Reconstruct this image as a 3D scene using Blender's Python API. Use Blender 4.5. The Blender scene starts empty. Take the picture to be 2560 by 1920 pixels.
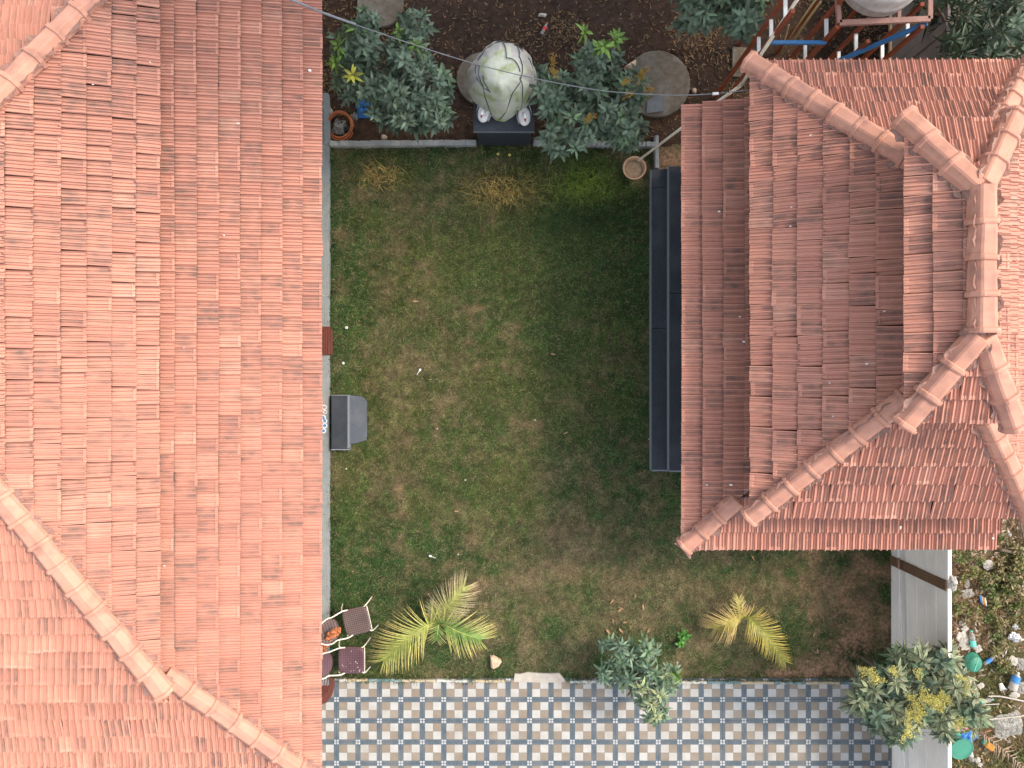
import bpy, bmesh, math, random
import numpy as np
from mathutils import Vector, Matrix, Quaternion

random.seed(7)
rng = np.random.RandomState(11)
scene = bpy.context.scene
C = scene.collection

# ------------------------------------------------------------------ camera, sky, sun, exposure
H = 14.0                       # height of the drone above the lawn
K = 0.0075                     # metres per photograph pixel on the lawn
cam_d = bpy.data.cameras.new('camera')
cam_d.sensor_width = 36.0
cam_d.lens = 36.0 * H / (2560 * K)
cam_d.clip_end = 2000.0
cam = bpy.data.objects.new('camera', cam_d)
cam.location = (0, 0, H)
C.objects.link(cam)
scene.camera = cam

SUN_AZ, SUN_EL = math.radians(22), math.radians(48)      # azimuth measured from +X towards +Y
sun_vec = Vector((math.cos(SUN_AZ) * math.cos(SUN_EL), math.sin(SUN_AZ) * math.cos(SUN_EL), math.sin(SUN_EL)))
world = bpy.data.worlds.new('World')
scene.world = world
world.use_nodes = True
wn = world.node_tree
for n in list(wn.nodes):
    wn.nodes.remove(n)
sky = wn.nodes.new('ShaderNodeTexSky')
sky.sky_type = 'NISHITA'
sky.sun_disc = False
sky.sun_elevation = SUN_EL
sky.sun_rotation = math.radians(90) - SUN_AZ
sky.air_density = 1.0
sky.dust_density = 3.0
sky.ozone_density = 1.0
bg = wn.nodes.new('ShaderNodeBackground')
bg.inputs['Strength'].default_value = 0.15
wo = wn.nodes.new('ShaderNodeOutputWorld')
hz = wn.nodes.new('ShaderNodeHueSaturation')          # thin bright haze takes most of the blue out of the sky
hz.inputs['Saturation'].default_value = 0.38
wn.links.new(sky.outputs[0], hz.inputs['Color'])
wn.links.new(hz.outputs['Color'], bg.inputs['Color'])
wn.links.new(bg.outputs[0], wo.inputs['Surface'])

sun_d = bpy.data.lights.new('sun', 'SUN')
sun_d.energy = 1.1
sun_d.angle = math.radians(10.0)
sun_d.color = (1.0, 0.80, 0.58)
sun = bpy.data.objects.new('sun', sun_d)
sun.rotation_euler = (-sun_vec).to_track_quat('-Z', 'Y').to_euler()
sun.location = (30, 12, 20)
C.objects.link(sun)

scene.view_settings.view_transform = 'Standard'
scene.view_settings.look = 'None'
scene.view_settings.gamma = 1.0
scene.view_settings.use_curve_mapping = False
scene.view_settings.exposure = 1.52
scene.cycles.max_bounces = 6

# ------------------------------------------------------------------ helpers
def P(px, py, z=0.0):
    """a point that the photograph shows at pixel (px, py) and that stands at height z"""
    k = K * (H - z) / H
    return Vector(((px - 1280) * k, (960 - py) * k, z))

def tag(o, label=None, cat=None, group=None, kind=None):
    if label: o['label'] = label
    if cat: o['category'] = cat
    if group: o['group'] = group
    if kind: o['kind'] = kind
    return o

def thing(name, label, cat, loc=(0, 0, 0), group=None, rz=0.0):
    o = bpy.data.objects.new(name, None)
    o.empty_display_size = 0.2
    o.location = loc
    o.rotation_euler = (0, 0, rz)
    C.objects.link(o)
    return tag(o, label, cat, group)

def world_of(o):
    m = o.matrix_basis.copy()
    if o.parent is not None:
        m = world_of(o.parent) @ o.matrix_parent_inverse @ m
    return m

def link(name, me, parent=None, world_space=True):
    o = bpy.data.objects.new(name, me)
    C.objects.link(o)
    if parent is not None:
        o.parent = parent
        o.matrix_parent_inverse = world_of(parent).inverted()
    return o

def fast_mesh(name, verts, faces_flat, nper, mats, cols=None, smooth=False):
    """mesh from numpy arrays: verts (n,3), faces (m,nper)"""
    me = bpy.data.meshes.new(name)
    n = len(verts); m = len(faces_flat)
    me.vertices.add(n)
    me.vertices.foreach_set('co', np.asarray(verts, dtype=np.float32).ravel())
    me.loops.add(m * nper)
    me.loops.foreach_set('vertex_index', np.asarray(faces_flat, dtype=np.int32).ravel())
    me.polygons.add(m)
    me.polygons.foreach_set('loop_start', np.arange(0, m * nper, nper, dtype=np.int32))
    me.polygons.foreach_set('use_smooth', np.full(m, bool(smooth)))
    for mt in (mats if isinstance(mats, (list, tuple)) else [mats]):
        me.materials.append(mt)
    if cols is not None:
        a = me.color_attributes.new('col', 'FLOAT_COLOR', 'POINT')
        c = np.ones((n, 4), dtype=np.float32)
        c[:, :np.shape(cols)[1]] = cols
        a.data.foreach_set('color', c.ravel())
    me.update(calc_edges=True)
    return me

class MB:
    """collects shapes that belong to ONE part"""
    def __init__(self):
        self.v = []; self.f = []; self.mi = []; self.sm = []; self.c = []
        self.col = None
    def _add(self, vs, fs, mi=0, sm=False):
        b = len(self.v)
        self.v += [tuple(p) for p in vs]
        if self.col is not None or self.c:
            self.c += [self.col or (1, 1, 1)] * len(vs)
        for f in fs:
            self.f.append([b + i for i in f]); self.mi.append(mi); self.sm.append(sm)
        return self
    def box(self, c, s, rz=0.0, mi=0, rot=None):
        q = rot if rot is not None else Matrix.Rotation(rz, 3, 'Z')
        c = Vector(c)
        vs = [c + q @ Vector((x * s[0] / 2, y * s[1] / 2, z * s[2] / 2)) for z in (-1, 1) for y in (-1, 1) for x in (-1, 1)]
        return self._add(vs, [(0, 2, 3, 1), (4, 5, 7, 6), (0, 1, 5, 4), (2, 6, 7, 3), (0, 4, 6, 2), (1, 3, 7, 5)], mi)
    def span(self, a, b, mi=0):
        a, b = Vector(a), Vector(b)
        return self.box((a + b) / 2, [abs(b[i] - a[i]) for i in range(3)], mi=mi)
    def beam(self, a, b, w, h, mi=0, up=(0, 0, 1)):
        a, b = Vector(a), Vector(b)
        d = (b - a); L = d.length; d.normalize()
        u = Vector(up)
        s = d.cross(u)
        if s.length < 1e-4: s = d.cross(Vector((1, 0, 0)))
        s.normalize(); u = s.cross(d)
        rot = Matrix((d, s, u)).transposed()
        return self.box((a + b) / 2, (L, w, h), mi=mi, rot=rot)
    def tube(self, pts, r, seg=8, mi=0, cap=True):
        pts = [Vector(p) for p in pts]
        n = len(pts)
        rs = r if isinstance(r, (list, tuple)) else [r] * n
        vs = []
        ref = None
        for i, p in enumerate(pts):
            d = (pts[min(i + 1, n - 1)] - pts[max(i - 1, 0)])
            if d.length < 1e-9: d = Vector((0, 0, 1))
            d.normalize()
            if ref is None:
                ref = d.cross(Vector((0, 0, 1)))
                if ref.length < 1e-3: ref = d.cross(Vector((1, 0, 0)))
            ref = (ref - d * ref.dot(d)).normalized()
            bi = d.cross(ref)
            for k in range(seg):
                t = 2 * math.pi * k / seg
                vs.append(p + (ref * math.cos(t) + bi * math.sin(t)) * rs[i])
        fs = []
        for i in range(n - 1):
            for k in range(seg):
                k2 = (k + 1) % seg
                fs.append((i * seg + k, i * seg + k2, (i + 1) * seg + k2, (i + 1) * seg + k))
        self._add(vs, fs, mi, True)
        if cap:
            b = len(self.v) - len(vs)
            self.f.append([b + k for k in range(seg)][::-1]); self.mi.append(mi); self.sm.append(False)
            self.f.append([b + (n - 1) * seg + k for k in range(seg)]); self.mi.append(mi); self.sm.append(False)
        return self
    def lathe(self, c, prof, seg=24, mi=0, squash=(1, 1), wob=0.0, close=True, rot=None):
        c = Vector(c); vs = []; fs = []
        q = rot if rot is not None else Matrix.Identity(3)
        ph = [random.uniform(0, 6.28) for _ in range(3)]
        for (r, z) in prof:
            for k in range(seg):
                t = 2 * math.pi * k / seg
                rr = r * (1 + wob * (math.sin(3 * t + ph[0]) * .5 + math.sin(5 * t + ph[1]) * .3 + math.sin(2 * t + ph[2]) * .4))
                vs.append(c + q @ Vector((rr * math.cos(t) * squash[0], rr * math.sin(t) * squash[1], z)))
        for i in range(len(prof) - 1):
            for k in range(seg):
                k2 = (k + 1) % seg
                fs.append((i * seg + k, i * seg + k2, (i + 1) * seg + k2, (i + 1) * seg + k))
        self._add(vs, fs, mi, True)
        if close:
            b = len(self.v) - len(vs)
            self.f.append([b + k for k in range(seg)][::-1]); self.mi.append(mi); self.sm.append(False)
            self.f.append([b + (len(prof) - 1) * seg + k for k in range(seg)]); self.mi.append(mi); self.sm.append(False)
        return self
    def prism(self, poly, z0, z1, mi=0):
        n = len(poly)
        vs = [(p[0], p[1], z0) for p in poly] + [(p[0], p[1], z1) for p in poly]
        fs = [tuple(range(n))[::-1], tuple(range(n, 2 * n))] + [(i, (i + 1) % n, n + (i + 1) % n, n + i) for i in range(n)]
        return self._add(vs, fs, mi)
    def sheet(self, fn, nu, nv, mi=0, thick=0.0):
        """grid fn(u,v)->point, u,v in 0..1"""
        vs = [fn(i / nu, j / nv) for j in range(nv + 1) for i in range(nu + 1)]
        fs = [(j * (nu + 1) + i, j * (nu + 1) + i + 1, (j + 1) * (nu + 1) + i + 1, (j + 1) * (nu + 1) + i) for j in range(nv) for i in range(nu)]
        return self._add(vs, fs, mi, True)
    def mesh(self, name, mats, bevel=0.0, jitter=0.0, segs=1, weld=False):
        me = bpy.data.meshes.new(name)
        me.from_pydata(self.v, [], self.f)
        me.polygons.foreach_set('material_index', np.array(self.mi, dtype=np.int32))
        me.polygons.foreach_set('use_smooth', np.array(self.sm, dtype=bool))
        for mt in (mats if isinstance(mats, (list, tuple)) else [mats]):
            me.materials.append(mt)
        if self.c:
            a = me.color_attributes.new('col', 'FLOAT_COLOR', 'POINT')
            for i, c in enumerate(self.c): a.data[i].color = (*c, 1)
        if bevel > 0 or jitter > 0 or weld:
            bm = bmesh.new(); bm.from_mesh(me)
            if weld: bmesh.ops.remove_doubles(bm, verts=bm.verts, dist=1e-4)
            if bevel > 0:
                es = [e for e in bm.edges if len(e.link_faces) == 2 and e.calc_face_angle(0) > 0.6]
                bmesh.ops.bevel(bm, geom=es, offset=bevel, segments=segs, affect='EDGES', profile=0.6)
            if jitter > 0:
                for v in bm.verts:
                    v.co += Vector((random.uniform(-1, 1), random.uniform(-1, 1), random.uniform(-1, 1))) * jitter
            bm.to_mesh(me); bm.free()
        me.update()
        return me
    def build(self, name, mats, parent=None, **kw):
        return link(name, self.mesh(name, mats, **kw), parent)

_tabs = {}
def vnoise(x, y, s, seed):
    if seed not in _tabs: _tabs[seed] = np.random.RandomState(seed).rand(64, 64)
    g = _tabs[seed]
    x = np.asarray(x) / s; y = np.asarray(y) / s
    xi = np.floor(x).astype(int); yi = np.floor(y).astype(int)
    fx = x - xi; fy = y - yi
    fx = fx * fx * (3 - 2 * fx); fy = fy * fy * (3 - 2 * fy)
    a = g[xi % 64, yi % 64]; b = g[(xi + 1) % 64, yi % 64]; c = g[xi % 64, (yi + 1) % 64]; d = g[(xi + 1) % 64, (yi + 1) % 64]
    return (a * (1 - fx) + b * fx) * (1 - fy) + (c * (1 - fx) + d * fx) * fy
def fbm(x, y, s, seed, o=4):
    t = 0; a = 1; n = 0
    for i in range(o):
        t = t + a * vnoise(x, y, s / 2 ** i, seed + i * 17); n += a; a *= .55
    return t / n

# ------------------------------------------------------------------ materials
def nd(nt, t, **kw):
    n = nt.nodes.new(t)
    for k, v in kw.items():
        setattr(n, k, v)
    return n

def material(name, c1, c2=None, scale=6.0, rough=0.8, bump=0.15, bscale=60.0, c3=None, scale3=0.8, amt3=0.5, attr=False, spec=0.3, metal=0.0, lo=0.35, hi=0.65, stretch=None, trans=0.0, coat=0.0, dist=0.01):
    """noise-driven surface: c1/c2 mixed by fine noise, c3 by large blotches; attr multiplies by the mesh colour"""
    m = bpy.data.materials.new(name); m.use_nodes = True
    nt = m.node_tree; N = nt.nodes; Lk = nt.links
    b = N['Principled BSDF']
    b.inputs['Roughness'].default_value = rough
    b.inputs['Specular IOR Level'].default_value = spec
    b.inputs['Metallic'].default_value = metal
    geo = nd(nt, 'ShaderNodeNewGeometry')
    vec = geo.outputs['Position']
    if stretch:
        mp = nd(nt, 'ShaderNodeMapping'); mp.inputs['Scale'].default_value = stretch
        Lk.new(vec, mp.inputs['Vector']); vec = mp.outputs['Vector']
    no = nd(nt, 'ShaderNodeTexNoise'); no.inputs['Scale'].default_value = scale; no.inputs['Detail'].default_value = 6
    no.inputs['Roughness'].default_value = 0.62
    Lk.new(vec, no.inputs['Vector'])
    rmp = nd(nt, 'ShaderNodeMapRange'); rmp.inputs['From Min'].default_value = lo; rmp.inputs['From Max'].default_value = hi
    Lk.new(no.outputs['Fac'], rmp.inputs['Value'])
    mx = nd(nt, 'ShaderNodeMix', data_type='RGBA')
    mx.inputs['A'].default_value = (*c1, 1); mx.inputs['B'].default_value = (*(c2 or c1), 1)
    Lk.new(rmp.outputs['Result'], mx.inputs['Factor'])
    out = mx.outputs['Result']
    if c3:
        n3 = nd(nt, 'ShaderNodeTexNoise'); n3.inputs['Scale'].default_value = scale3; n3.inputs['Detail'].default_value = 5
        Lk.new(geo.outputs['Position'], n3.inputs['Vector'])
        r3 = nd(nt, 'ShaderNodeMapRange'); r3.inputs['From Min'].default_value = .48; r3.inputs['From Max'].default_value = .68
        r3.inputs['To Max'].default_value = amt3
        Lk.new(n3.outputs['Fac'], r3.inputs['Value'])
        m3 = nd(nt, 'ShaderNodeMix', data_type='RGBA'); m3.inputs['B'].default_value = (*c3, 1)
        Lk.new(r3.outputs['Result'], m3.inputs['Factor']); Lk.new(out, m3.inputs['A'])
        out = m3.outputs['Result']
    if attr:
        at = nd(nt, 'ShaderNodeAttribute', attribute_name='col')
        mm = nd(nt, 'ShaderNodeMix', data_type='RGBA', blend_type='MULTIPLY'); mm.inputs['Factor'].default_value = 1
        Lk.new(out, mm.inputs['A']); Lk.new(at.outputs['Color'], mm.inputs['B'])
        out = mm.outputs['Result']
    Lk.new(out, b.inputs['Base Color'])
    if bump > 0:
        nb = nd(nt, 'ShaderNodeTexNoise'); nb.inputs['Scale'].default_value = bscale; nb.inputs['Detail'].default_value = 4
        Lk.new(vec, nb.inputs['Vector'])
        bp = nd(nt, 'ShaderNodeBump'); bp.inputs['Strength'].default_value = bump; bp.inputs['Distance'].default_value = dist
        Lk.new(nb.outputs['Fac'], bp.inputs['Height']); Lk.new(bp.outputs['Normal'], b.inputs['Normal'])
    if trans > 0:
        b.inputs['Transmission Weight'].default_value = trans
    if coat > 0:
        b.inputs['Coat Weight'].default_value = coat
    return m

def tile_material():
    m = bpy.data.materials.new('clay_tile'); m.use_nodes = True
    nt = m.node_tree; N = nt.nodes; Lk = nt.links
    b = N['Principled BSDF']; b.inputs['Roughness'].default_value = .72; b.inputs['Specular IOR Level'].default_value = .35
    at = nd(nt, 'ShaderNodeAttribute', attribute_name='col')
    sep = nd(nt, 'ShaderNodeSeparateColor'); Lk.new(at.outputs['Color'], sep.inputs[0])
    geo = nd(nt, 'ShaderNodeNewGeometry')
    ramp = nd(nt, 'ShaderNodeValToRGB')
    cr = ramp.color_ramp
    cr.elements[0].position = 0; cr.elements[0].color = (.36, .168, .124, 1)
    cr.elements[1].position = 1; cr.elements[1].color = (.56, .325, .245, 1)
    e = cr.elements.new(.35); e.color = (.45, .212, .158, 1)
    e = cr.elements.new(.7); e.color = (.505, .248, .183, 1)
    big = nd(nt, 'ShaderNodeTexNoise'); big.inputs['Scale'].default_value = .9; big.inputs['Detail'].default_value = 3
    Lk.new(geo.outputs['Position'], big.inputs['Vector'])
    fine = nd(nt, 'ShaderNodeTexNoise'); fine.inputs['Scale'].default_value = 14; fine.inputs['Detail'].default_value = 6; fine.inputs['Roughness'].default_value = .65
    Lk.new(geo.outputs['Position'], fine.inputs['Vector'])
    a1 = nd(nt, 'ShaderNodeMath', operation='MULTIPLY_ADD'); a1.inputs[1].default_value = .55; a1.inputs[2].default_value = -.27
    Lk.new(fine.outputs['Fac'], a1.inputs[0])
    a2 = nd(nt, 'ShaderNodeMath', operation='MULTIPLY_ADD'); a2.inputs[1].default_value = .5; a2.inputs[2].default_value = -.25
    Lk.new(big.outputs['Fac'], a2.inputs[0])
    s1 = nd(nt, 'ShaderNodeMath', operation='ADD'); Lk.new(a1.outputs[0], s1.inputs[0]); Lk.new(a2.outputs[0], s1.inputs[1])
    s2 = nd(nt, 'ShaderNodeMath', operation='ADD', use_clamp=True); Lk.new(s1.outputs[0], s2.inputs[0]); Lk.new(sep.outputs[0], s2.inputs[1])
    Lk.new(s2.outputs[0], ramp.inputs['Fac'])
    # soot and algae in the pans, plus shadow lines painted at course edges (g = how stained, b = pan)
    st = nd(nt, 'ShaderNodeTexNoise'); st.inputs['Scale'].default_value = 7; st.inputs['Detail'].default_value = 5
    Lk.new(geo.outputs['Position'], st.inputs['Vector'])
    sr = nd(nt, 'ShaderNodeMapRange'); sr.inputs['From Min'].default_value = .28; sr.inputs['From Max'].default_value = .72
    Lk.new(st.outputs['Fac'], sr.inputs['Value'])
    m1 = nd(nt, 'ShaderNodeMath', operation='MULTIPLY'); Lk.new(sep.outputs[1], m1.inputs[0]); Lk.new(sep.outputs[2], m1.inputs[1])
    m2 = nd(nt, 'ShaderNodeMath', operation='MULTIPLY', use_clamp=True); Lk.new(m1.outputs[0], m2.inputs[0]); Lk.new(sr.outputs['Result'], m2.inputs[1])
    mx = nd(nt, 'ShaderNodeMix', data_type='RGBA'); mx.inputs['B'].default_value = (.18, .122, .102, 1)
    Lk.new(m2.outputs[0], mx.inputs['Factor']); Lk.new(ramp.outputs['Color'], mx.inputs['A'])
    Lk.new(mx.outputs['Result'], b.inputs['Base Color'])
    nb = nd(nt, 'ShaderNodeTexNoise'); nb.inputs['Scale'].default_value = 90; nb.inputs['Detail'].default_value = 3
    Lk.new(geo.outputs['Position'], nb.inputs['Vector'])
    bp = nd(nt, 'ShaderNodeBump'); bp.inputs['Strength'].default_value = .2; bp.inputs['Distance'].default_value = .006
    Lk.new(nb.outputs['Fac'], bp.inputs['Height']); Lk.new(bp.outputs['Normal'], b.inputs['Normal'])
    return m

def vcol_material(name, rough=.75, var=.25, scale=25, spec=.25, sheen=0, bump=0, bscale=120, transl=0.0):
    """surface whose own colour is stored on the mesh (leaf, blade, soil patch)"""
    m = bpy.data.materials.new(name); m.use_nodes = True
    nt = m.node_tree; N = nt.nodes; Lk = nt.links
    b = N['Principled BSDF']; b.inputs['Roughness'].default_value = rough; b.inputs['Specular IOR Level'].default_value = spec
    at = nd(nt, 'ShaderNodeAttribute', attribute_name='col')
    geo = nd(nt, 'ShaderNodeNewGeometry')
    no = nd(nt, 'ShaderNodeTexNoise'); no.inputs['Scale'].default_value = scale; no.inputs['Detail'].default_value = 5
    Lk.new(geo.outputs['Position'], no.inputs['Vector'])
    mr = nd(nt, 'ShaderNodeMapRange'); mr.inputs['From Min'].default_value = .3; mr.inputs['From Max'].default_value = .7
    mr.inputs['To Min'].default_value = 1 - var; mr.inputs['To Max'].default_value = 1 + var
    Lk.new(no.outputs['Fac'], mr.inputs['Value'])
    mm = nd(nt, 'ShaderNodeVectorMath', operation='SCALE')
    Lk.new(at.outputs['Color'], mm.inputs[0]); Lk.new(mr.outputs['Result'], mm.inputs['Scale'])
    Lk.new(mm.outputs[0], b.inputs['Base Color'])
    if bump:
        nb = nd(nt, 'ShaderNodeTexNoise'); nb.inputs['Scale'].default_value = bscale; nb.inputs['Detail'].default_value = 5
        Lk.new(geo.outputs['Position'], nb.inputs['Vector'])
        bp = nd(nt, 'ShaderNodeBump'); bp.inputs['Strength'].default_value = bump; bp.inputs['Distance'].default_value = .02
        Lk.new(nb.outputs['Fac'], bp.inputs['Height']); Lk.new(bp.outputs['Normal'], b.inputs['Normal'])
    if transl > 0:
        tr = nd(nt, 'ShaderNodeBsdfTranslucent'); Lk.new(mm.outputs[0], tr.inputs['Color'])
        ms = nd(nt, 'ShaderNodeMixShader'); ms.inputs[0].default_value = transl
        Lk.new(b.outputs[0], ms.inputs[1]); Lk.new(tr.outputs[0], ms.inputs[2])
        Lk.new(ms.outputs[0], N['Material Output'].inputs['Surface'])
    return m

def weave_material(name, base, hole, pitch):
    """perforated plastic: rows of small square holes, in the seat's own coordinates"""
    m = bpy.data.materials.new(name); m.use_nodes = True
    nt = m.node_tree; N = nt.nodes; Lk = nt.links
    b = N['Principled BSDF']; b.inputs['Roughness'].default_value = .5
    tc = nd(nt, 'ShaderNodeTexCoord'); sp = nd(nt, 'ShaderNodeSeparateXYZ'); Lk.new(tc.outputs['Object'], sp.inputs[0])
    fs = []
    for ax in (0, 1):
        q = nd(nt, 'ShaderNodeMath', operation='MULTIPLY'); q.inputs[1].default_value = 1 / pitch; Lk.new(sp.outputs[ax], q.inputs[0])
        fr = nd(nt, 'ShaderNodeMath', operation='FRACT'); Lk.new(q.outputs[0], fr.inputs[0])
        g = nd(nt, 'ShaderNodeMath', operation='GREATER_THAN'); g.inputs[1].default_value = .52; Lk.new(fr.outputs[0], g.inputs[0])
        fs.append(g)
    mu = nd(nt, 'ShaderNodeMath', operation='MULTIPLY'); Lk.new(fs[0].outputs[0], mu.inputs[0]); Lk.new(fs[1].outputs[0], mu.inputs[1])
    geo = nd(nt, 'ShaderNodeNewGeometry')
    no = nd(nt, 'ShaderNodeTexNoise'); no.inputs['Scale'].default_value = 8; no.inputs['Detail'].default_value = 5; Lk.new(geo.outputs['Position'], no.inputs['Vector'])
    mr = nd(nt, 'ShaderNodeMix', data_type='RGBA'); mr.inputs['A'].default_value = (*base, 1)
    mr.inputs['B'].default_value = (min(1, base[0] * 1.5 + .02), min(1, base[1] * 1.6 + .02), min(1, base[2] * 1.6 + .02), 1)
    Lk.new(no.outputs['Fac'], mr.inputs['Factor'])
    mx = nd(nt, 'ShaderNodeMix', data_type='RGBA'); mx.inputs['B'].default_value = (*hole, 1)
    Lk.new(mr.outputs['Result'], mx.inputs['A']); Lk.new(mu.outputs[0], mx.inputs['Factor'])
    Lk.new(mx.outputs['Result'], b.inputs['Base Color'])
    return m

M = {}
M['tile'] = tile_material()
M['cap'] = material('clay_ridge_cap', (.42, .205, .145), (.50, .26, .19), scale=3, rough=.7, bump=.12, bscale=40, c3=(.30, .155, .12), scale3=4.5, amt3=.8)
M['mortar'] = material('red_mortar', (.23, .125, .10), (.29, .175, .145), scale=9, rough=.95, bump=.8, bscale=30, c3=(.27, .19, .17), scale3=5, amt3=.5, dist=.03)
M['deck'] = material('roof_batten', (.12, .06, .04), (.09, .045, .03), rough=.9)
M['cream_wall'] = material('cream_wall_paint', (.70, .62, .47), (.62, .54, .40), scale=2, c3=(.42, .38, .30), amt3=.35)
M['soil'] = vcol_material('garden_soil', rough=.95, var=.45, scale=9, bump=.9, bscale=35)
M['lawn'] = vcol_material('lawn_thatch', rough=.95, var=.5, scale=18, bump=.9, bscale=60)
M['blade'] = vcol_material('grass_blade', rough=.6, var=.2, scale=6, transl=.25)
M['leaf'] = vcol_material('leaf', rough=.5, var=.25, scale=16, spec=.35, transl=.18)
M['litter'] = vcol_material('dry_leaf', rough=.8, var=.3, scale=30)
M['bark'] = material('bark', (.16, .12, .09), (.09, .07, .05), scale=20, rough=.95, bump=.8, bscale=60)
M['concrete'] = material('grey_concrete', (.27, .28, .28), (.20, .21, .21), scale=7, rough=.9, bump=.4, c3=(.36, .36, .34), scale3=2.5, amt3=.6)
M['ledge'] = material('blue_grey_cement', (.155, .18, .19), (.20, .225, .235), scale=9, rough=.85, bump=.3, c3=(.26, .27, .27), scale3=2, amt3=.5)
M['oldconc'] = material('weathered_concrete', (.13, .11, .085), (.085, .07, .053), scale=10, rough=.95, bump=.6, c3=(.17, .16, .145), scale3=3.2, amt3=.8)
M['palec'] = material('pale_concrete', (.40, .37, .33), (.32, .295, .255), scale=8, rough=.9, bump=.4)
M['granite'] = material('black_granite', (.018, .023, .030), (.042, .050, .062), scale=60, rough=.55, bump=.05, c3=(.055, .065, .078), scale3=2.0, amt3=.55, spec=.22)
M['granite_edge'] = material('granite_edge', (.20, .23, .26), (.14, .16, .19), scale=30, rough=.6)
M['rough_granite'] = material('rough_grey_granite', (.055, .065, .085), (.10, .115, .14), scale=70, rough=.7, bump=.4, c3=(.13, .14, .16), scale3=4, amt3=.4)
M['white_wall'] = material('white_precast', (.84, .80, .745), (.77, .73, .675), scale=3, rough=.85, bump=.12, c3=(.62, .585, .54), scale3=1.2, amt3=.5, stretch=(1, .4, 1))
M['grey_wall'] = material('grey_precast', (.23, .20, .185), (.17, .15, .14), scale=3, rough=.9, bump=.2, c3=(.10, .11, .08), scale3=1.8, amt3=.7)
M['brown_paint'] = material('brown_paint', (.17, .10, .06), (.13, .075, .045), scale=8, rough=.6)
M['white_plastic'] = material('white_plastic', (.74, .74, .73), (.66, .66, .66), scale=4, rough=.4, bump=0)
M['dirty_white'] = material('dirty_white', (.42, .40, .37), (.28, .265, .235), scale=7, rough=.6, bump=.1)
M['tarp'] = material('cream_tarpaulin', (.44, .46, .38), (.52, .53, .46), scale=4, rough=.55, bump=.25, bscale=14, c3=(.26, .30, .12), scale3=4.0, amt3=.9, dist=.03)
M['tarp2'] = material('grey_tarpaulin', (.34, .33, .31), (.42, .41, .39), scale=3, rough=.6, bump=.3, bscale=12, c3=(.30, .29, .22), scale3=2.6, amt3=.6, dist=.03)
M['rope'] = material('dark_rope', (.07, .08, .08), (.11, .12, .12), rough=.9)
M['cable'] = material('grey_cable', (.12, .13, .145), (.17, .18, .19), rough=.5, bump=0)
M['red_steel'] = material('red_oxide_steel', (.24, .055, .022), (.17, .04, .018), scale=6, rough=.65, bump=.1, c3=(.12, .05, .03), scale3=4, amt3=.6)
M['brown_steel'] = material('brown_steel', (.30, .165, .13), (.24, .13, .105), scale=5, rough=.6)
M['blue_steel'] = material('blue_steel', (.035, .16, .36), (.03, .12, .28), scale=5, rough=.5, bump=.05)
M['white_steel'] = material('white_steel', (.68, .70, .72), (.55, .55, .54), scale=7, rough=.5, c3=(.45, .38, .28), scale3=5, amt3=.5)
M['pvc'] = material('beige_pvc', (.74, .69, .57), (.64, .58, .46), scale=5, rough=.5, bump=0)
M['bamboo'] = material('bamboo', (.42, .33, .16), (.33, .25, .11), scale=6, rough=.6)
M['terracotta'] = material('terracotta', (.50, .33, .22), (.42, .26, .17), scale=8, rough=.85)
M['sand'] = material('dry_potting_soil', (.33, .25, .17), (.24, .17, .11), scale=20, rough=.95, bump=.6)
M['hose'] = material('orange_hose', (.40, .12, .045), (.30, .085, .03), scale=8, rough=.45, bump=0)
M['clear_film'] = material('clear_plastic_film', (.22, .22, .20), (.38, .38, .36), scale=14, rough=.25, bump=.9, bscale=22, spec=.6, dist=.03)
for _m in ('clear_film',):
    M[_m].node_tree.nodes['Principled BSDF'].inputs['Alpha'].default_value = .55
M['black_plastic'] = material('black_plastic', (.012, .012, .013), (.03, .03, .03), rough=.4)
M['blue_plastic'] = material('blue_plastic', (.015, .10, .30), (.03, .16, .42), scale=5, rough=.4, bump=.4, bscale=15, dist=.03)
M['teal_plastic'] = material('teal_plastic', (.03, .155, .105), (.04, .20, .14), scale=4, rough=.45, bump=.1)
M['green_bottle'] = material('aqua_label', (.08, .42, .36), (.12, .5, .42), rough=.4)
M['red_label'] = material('red_label', (.38, .03, .03), rough=.4, bump=0)
M['blue_label'] = material('blue_label', (.05, .22, .55), (.04, .17, .46), rough=.4, bump=0)
M['orange_plastic'] = material('orange_packet', (.55, .26, .04), (.48, .20, .03), rough=.5)
M['pink_plastic'] = material('pink_packet', (.48, .14, .18), (.55, .3, .32), rough=.5)
M['foil'] = material('silver_foil', (.42, .42, .42), (.16, .16, .17), scale=25, rough=.3, metal=.6, bump=.8, bscale=30)
M['stone'] = material('tan_stone', (.40, .28, .19), (.52, .40, .29), scale=16, rough=.9, bump=.7, bscale=30, c3=(.30, .26, .23), scale3=5)
M['greystone'] = material('grey_stone', (.30, .27, .24), (.22, .20, .175), scale=10, rough=.9, bump=.6)
M['slate'] = material('grey_slate', (.10, .11, .12), (.14, .15, .16), scale=8, rough=.8)
M['coir'] = material('red_brown_coir', (.13, .042, .032), (.085, .028, .022), scale=40, rough=.95, bump=.5, bscale=90)
M['tube_white'] = material('ivory_steel_tube', (.70, .66, .56), (.62, .58, .49), scale=6, rough=.35, bump=0)
M['weave_grey'] = weave_material('brown_weave', (.085, .052, .048), (.006, .004, .004), .036)
M['weave_purple'] = weave_material('maroon_weave', (.070, .028, .036), (.008, .004, .006), .032)
M['garland'] = material('dried_orange_petals', (.52, .20, .09), (.36, .12, .05), scale=30, rough=.9)
M['tdark'] = material('tile_slate_blue', (.062, .084, .102), (.09, .112, .13), scale=9, rough=.45, bump=.03, c3=(.155, .155, .15), scale3=1.8, amt3=.6, stretch=(3, 1, 1))
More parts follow.
